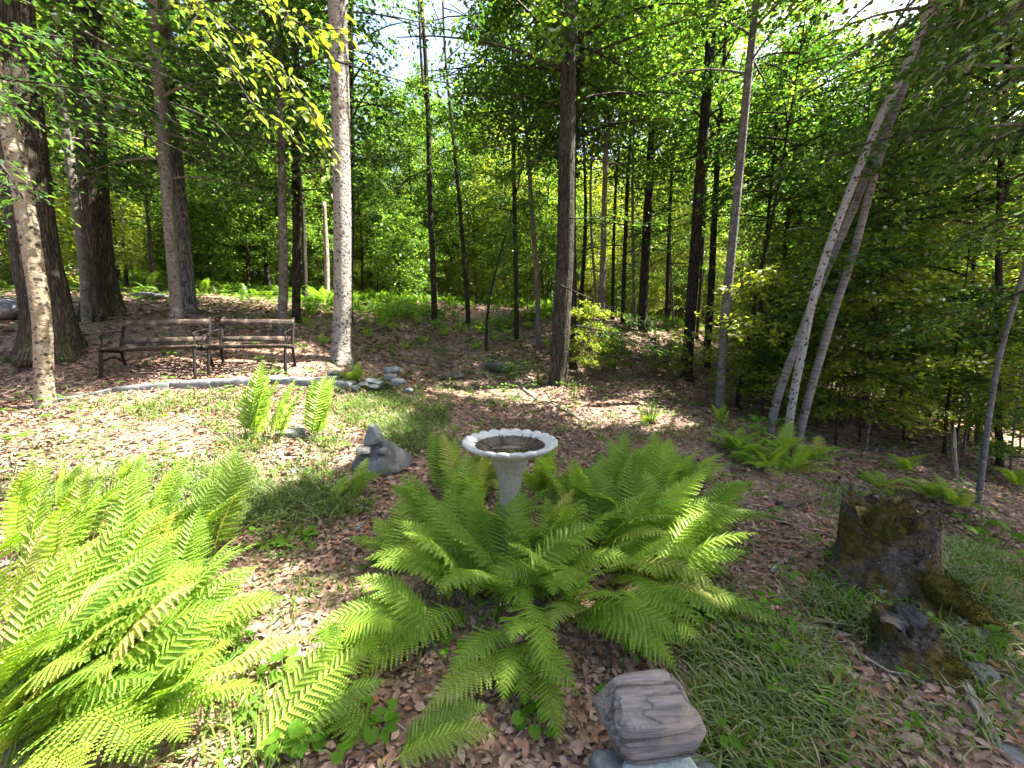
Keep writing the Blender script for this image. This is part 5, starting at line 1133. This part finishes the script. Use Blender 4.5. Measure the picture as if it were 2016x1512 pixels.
def herb(px, py, kind, n, r, h, spread, label, name, group=None, cat='plant', mat=None, at=None):
    g = G(px, py) if at is None else at; t = thing(name, label, cat, g, group); st = Acc()
    for q in range(n):
        a = q * 2.4 + rh.uniform(-.4, .4); d = spread * math.sqrt((q + .5) / n) * rh.uniform(.7, 1.2); hh = h * rh.uniform(.55, 1.1); s = r * rh.uniform(.7, 1.15)
        x, y = d * math.cos(a), d * math.sin(a); z0 = gz1(g[0] + x, g[1] + y) - g[2] if h < .15 else 0; p = np.array([x, y, z0 + hh])
        o = link('leaf', LM[kind][q % 4], t); o.location = Vector(p); o.rotation_euler = (rh.normal(-.15, .22), rh.normal(0, .22), a - 1.57 + rh.normal(0, .4)); o.scale = (s, s, s)
        st.add(*tube(smooth_path([[x*.25, y*.25, 0], [x*.6, y*.6, z0 + hh*.6], p - [0, 0, s*.1]], 5), .0022 if h < .3 else .004, 4, cap=False))
    link('stems', st.mesh('stems'), t, M['herb'], kind='stuff'); return t
for px, py, n, lab in [(465,1295,9,'clump of round violet leaves beside the corner fern bed'),(560,1340,7,'round violet leaves next to the single leaning frond'),(1050,1440,6,'round leaves between bath ferns and weathered log'),(1020,1400,4,'pair of round leaves left of the weathered log'),(735,1425,4,'two big round leaves at the lower middle'),
        (600,1060,9,'patch of round leaves on the path left of the bath'),(540,1080,7,'round leaves at the edge of the shaded fern bed'),(1290,1270,6,'round leaves behind the weathered log'),(1540,1330,5,'round leaves in the grass right of the weathered log'),(1430,1480,6,'round leaves in the grass at the right foot of the log'),
        (920,1310,5,'round leaves under the drooping fronds'),(555,1470,7,'large round leaves at the lower edge, left of the middle'),(1380,1230,5,'round leaves in the grass behind the log'),(670,1480,5,'round leaves at the lower edge near the flat fern'),(880,1250,5,'dark round leaves under the bath ferns')]:
    herb(px, py, 'round', n, .028 if py > 1150 else .026, .05, .085, lab, 'violet_plant', 'round leafed violets')
herb(1690,1190,'lance',26,.045,.10,.16,'leafy green herb with pointed leaves at the foot of the mossy stump','leafy_herb')
for px, py, lab in [(1180,1225,'narrow leafed lily among the bath ferns, front right'),(980,1230,'narrow leafed lily among the bath ferns, front left'),(640,930,'narrow leafed stalk left of the cairn'),(1540,1260,'narrow leafed pale stalk in the dry leaves near the small stump')]: herb(px, py, 'lance', 9, .05, .16, .05, lab, 'narrow_leafed_plant', 'narrow leafed plants')
for px, py, lab in [(870,1130,'broad leafed herb inside the left part of the bath ferns'),(1115,1130,'broad leafed herb right of the pedestal foot'),(1290,1060,'broad leafed herb in the right part of the bath ferns'),(775,1130,'small herb beside a red leaf left of the bath ferns'),(720,1010,'low herb in front of the cairn')]: herb(px, py, 'lance', 9, .036, .17 if px > 800 else .08, .07, lab, 'broad_leafed_herb', 'broad leafed herbs')
herb(1495,865,'maple',22,.085,.26,.24,'hobblebush with broad lit leaves at the feet of the birches','broad_leafed_shrub',cat='shrub')
herb(1960,1085,'maple',16,.07,.24,.2,'maple seedling with flat green leaves at the right border','maple_seedling',cat='seedling'); herb(2010,1150,'maple',10,.065,.2,.16,'lower maple seedling cut off by the right border','maple_seedling',cat='seedling'); herb(1935,1050,'maple',9,.055,.26,.14,'maple seedling between the grey sapling and the stump','maple_seedling',cat='seedling')
herb(75,800,'lance',10,.075,.14,.14,'broad leafed seedling at the foot of the pale leaning trunk','broad_leafed_seedling',cat='seedling'); herb(410,815,'lance',6,.06,.10,.1,'broad leafed seedling in the lit grass left of the upright fern','broad_leafed_seedling',cat='seedling')
herb(1010,745,'maple',22,.06,.30,.4,'leafy grey green bush beside the dark boulder on the slope','low_shrub',cat='shrub'); herb(1062,760,'lance',16,.055,.38,.16,'small sunlit sapling with white glinting leaves behind the bath','lit_sapling',cat='sapling'); herb(1130,790,'lance',12,.05,.3,.14,'small lit sapling right of the glinting one','lit_sapling',cat='sapling')
herb(1282,835,'lance',18,.045,.3,.12,'lit leafy shoot in the hollow left of the smooth grey trunk','lit_sapling',cat='sapling'); herb(800,745,'maple',8,.05,.12,.15,'low seedling with roundish leaves by the stacked stones','low_seedling',cat='seedling')

# ------------------------------------------------------------------ overhanging leafy branches close to the viewer
def overhang(pts, label_mat, leaf, seed, nspr, ls, lv, parent, r0=.012, shape=2, tilt=.3, droop=.35, free=False):
    r = np.random.default_rng(seed); main = smooth_path(np.array([P(*q) for q in pts]), 24); base = np.array(parent.location); acc = Acc().add(*tube(main, np.linspace(r0, .002, 24), 6)); O, D, Ls = [], [], []
    for q in range(nspr):
        f = (q + r.uniform(.2, .8)) / nspr; i = min(22, int(f * 23)); p = main[i]; T = norm(main[i + 1] - main[i]); S = norm(np.cross(T, UP)); a = r.uniform(.45, 1.1) * (1 if q % 2 else -1)
        if q == nspr - 1: a = 0
        d = T * math.cos(a) + S * math.sin(a) + UP * r.normal(-.08, .12)
        if not free and shades_lit((p + norm(d) * ls * .5)[None], .3)[0]: continue
        O.append(p); D.append(d); L = ls * r.uniform(.6, 1.2) * (1.1 - .5 * f); Ls.append(L)
        e = p + norm(d) * L - UP * droop * L; acc.add(*tube(smooth_path([p, p + norm(d) * L * .5 - UP * droop * L * .25, e], 5), np.linspace(r0 * .3, .0012, 5), 4, cap=False))
    if len(O) < 2: return
    V, F = spray_leaves(np.array(O), np.array(D), np.array(Ls), lv, leaf, r, shape, tilt, .46, droop, .12)
    t = link('branch', acc.mesh('branch', True, base), parent, M['dark']); link('foliage', mesh('foliage', V - base, F), t, M[label_mat])
beech = bpy.data.objects['beech_tree']; old1 = bpy.data.objects['old_tree']; grey_r = bpy.data.objects['sapling.003'] if 'sapling.003' in bpy.data.objects else beech
overhang([(250,-120,3.0),(400,10,2.9),(500,90,2.8),(590,180,2.7),(640,290,2.6)], 'leaf_beech', .085, 1, 20, .38, 11, beech, free=True)
overhang([(380,-150,2.8),(520,-20,2.7),(600,50,2.6),(690,60,2.5)], 'leaf_beech', .085, 2, 14, .34, 10, beech, free=True)
overhang([(330,-60,3.1),(440,110,3.0),(520,230,2.9),(570,260,2.85)], 'leaf_beech', .08, 3, 12, .3, 9, beech, free=True)
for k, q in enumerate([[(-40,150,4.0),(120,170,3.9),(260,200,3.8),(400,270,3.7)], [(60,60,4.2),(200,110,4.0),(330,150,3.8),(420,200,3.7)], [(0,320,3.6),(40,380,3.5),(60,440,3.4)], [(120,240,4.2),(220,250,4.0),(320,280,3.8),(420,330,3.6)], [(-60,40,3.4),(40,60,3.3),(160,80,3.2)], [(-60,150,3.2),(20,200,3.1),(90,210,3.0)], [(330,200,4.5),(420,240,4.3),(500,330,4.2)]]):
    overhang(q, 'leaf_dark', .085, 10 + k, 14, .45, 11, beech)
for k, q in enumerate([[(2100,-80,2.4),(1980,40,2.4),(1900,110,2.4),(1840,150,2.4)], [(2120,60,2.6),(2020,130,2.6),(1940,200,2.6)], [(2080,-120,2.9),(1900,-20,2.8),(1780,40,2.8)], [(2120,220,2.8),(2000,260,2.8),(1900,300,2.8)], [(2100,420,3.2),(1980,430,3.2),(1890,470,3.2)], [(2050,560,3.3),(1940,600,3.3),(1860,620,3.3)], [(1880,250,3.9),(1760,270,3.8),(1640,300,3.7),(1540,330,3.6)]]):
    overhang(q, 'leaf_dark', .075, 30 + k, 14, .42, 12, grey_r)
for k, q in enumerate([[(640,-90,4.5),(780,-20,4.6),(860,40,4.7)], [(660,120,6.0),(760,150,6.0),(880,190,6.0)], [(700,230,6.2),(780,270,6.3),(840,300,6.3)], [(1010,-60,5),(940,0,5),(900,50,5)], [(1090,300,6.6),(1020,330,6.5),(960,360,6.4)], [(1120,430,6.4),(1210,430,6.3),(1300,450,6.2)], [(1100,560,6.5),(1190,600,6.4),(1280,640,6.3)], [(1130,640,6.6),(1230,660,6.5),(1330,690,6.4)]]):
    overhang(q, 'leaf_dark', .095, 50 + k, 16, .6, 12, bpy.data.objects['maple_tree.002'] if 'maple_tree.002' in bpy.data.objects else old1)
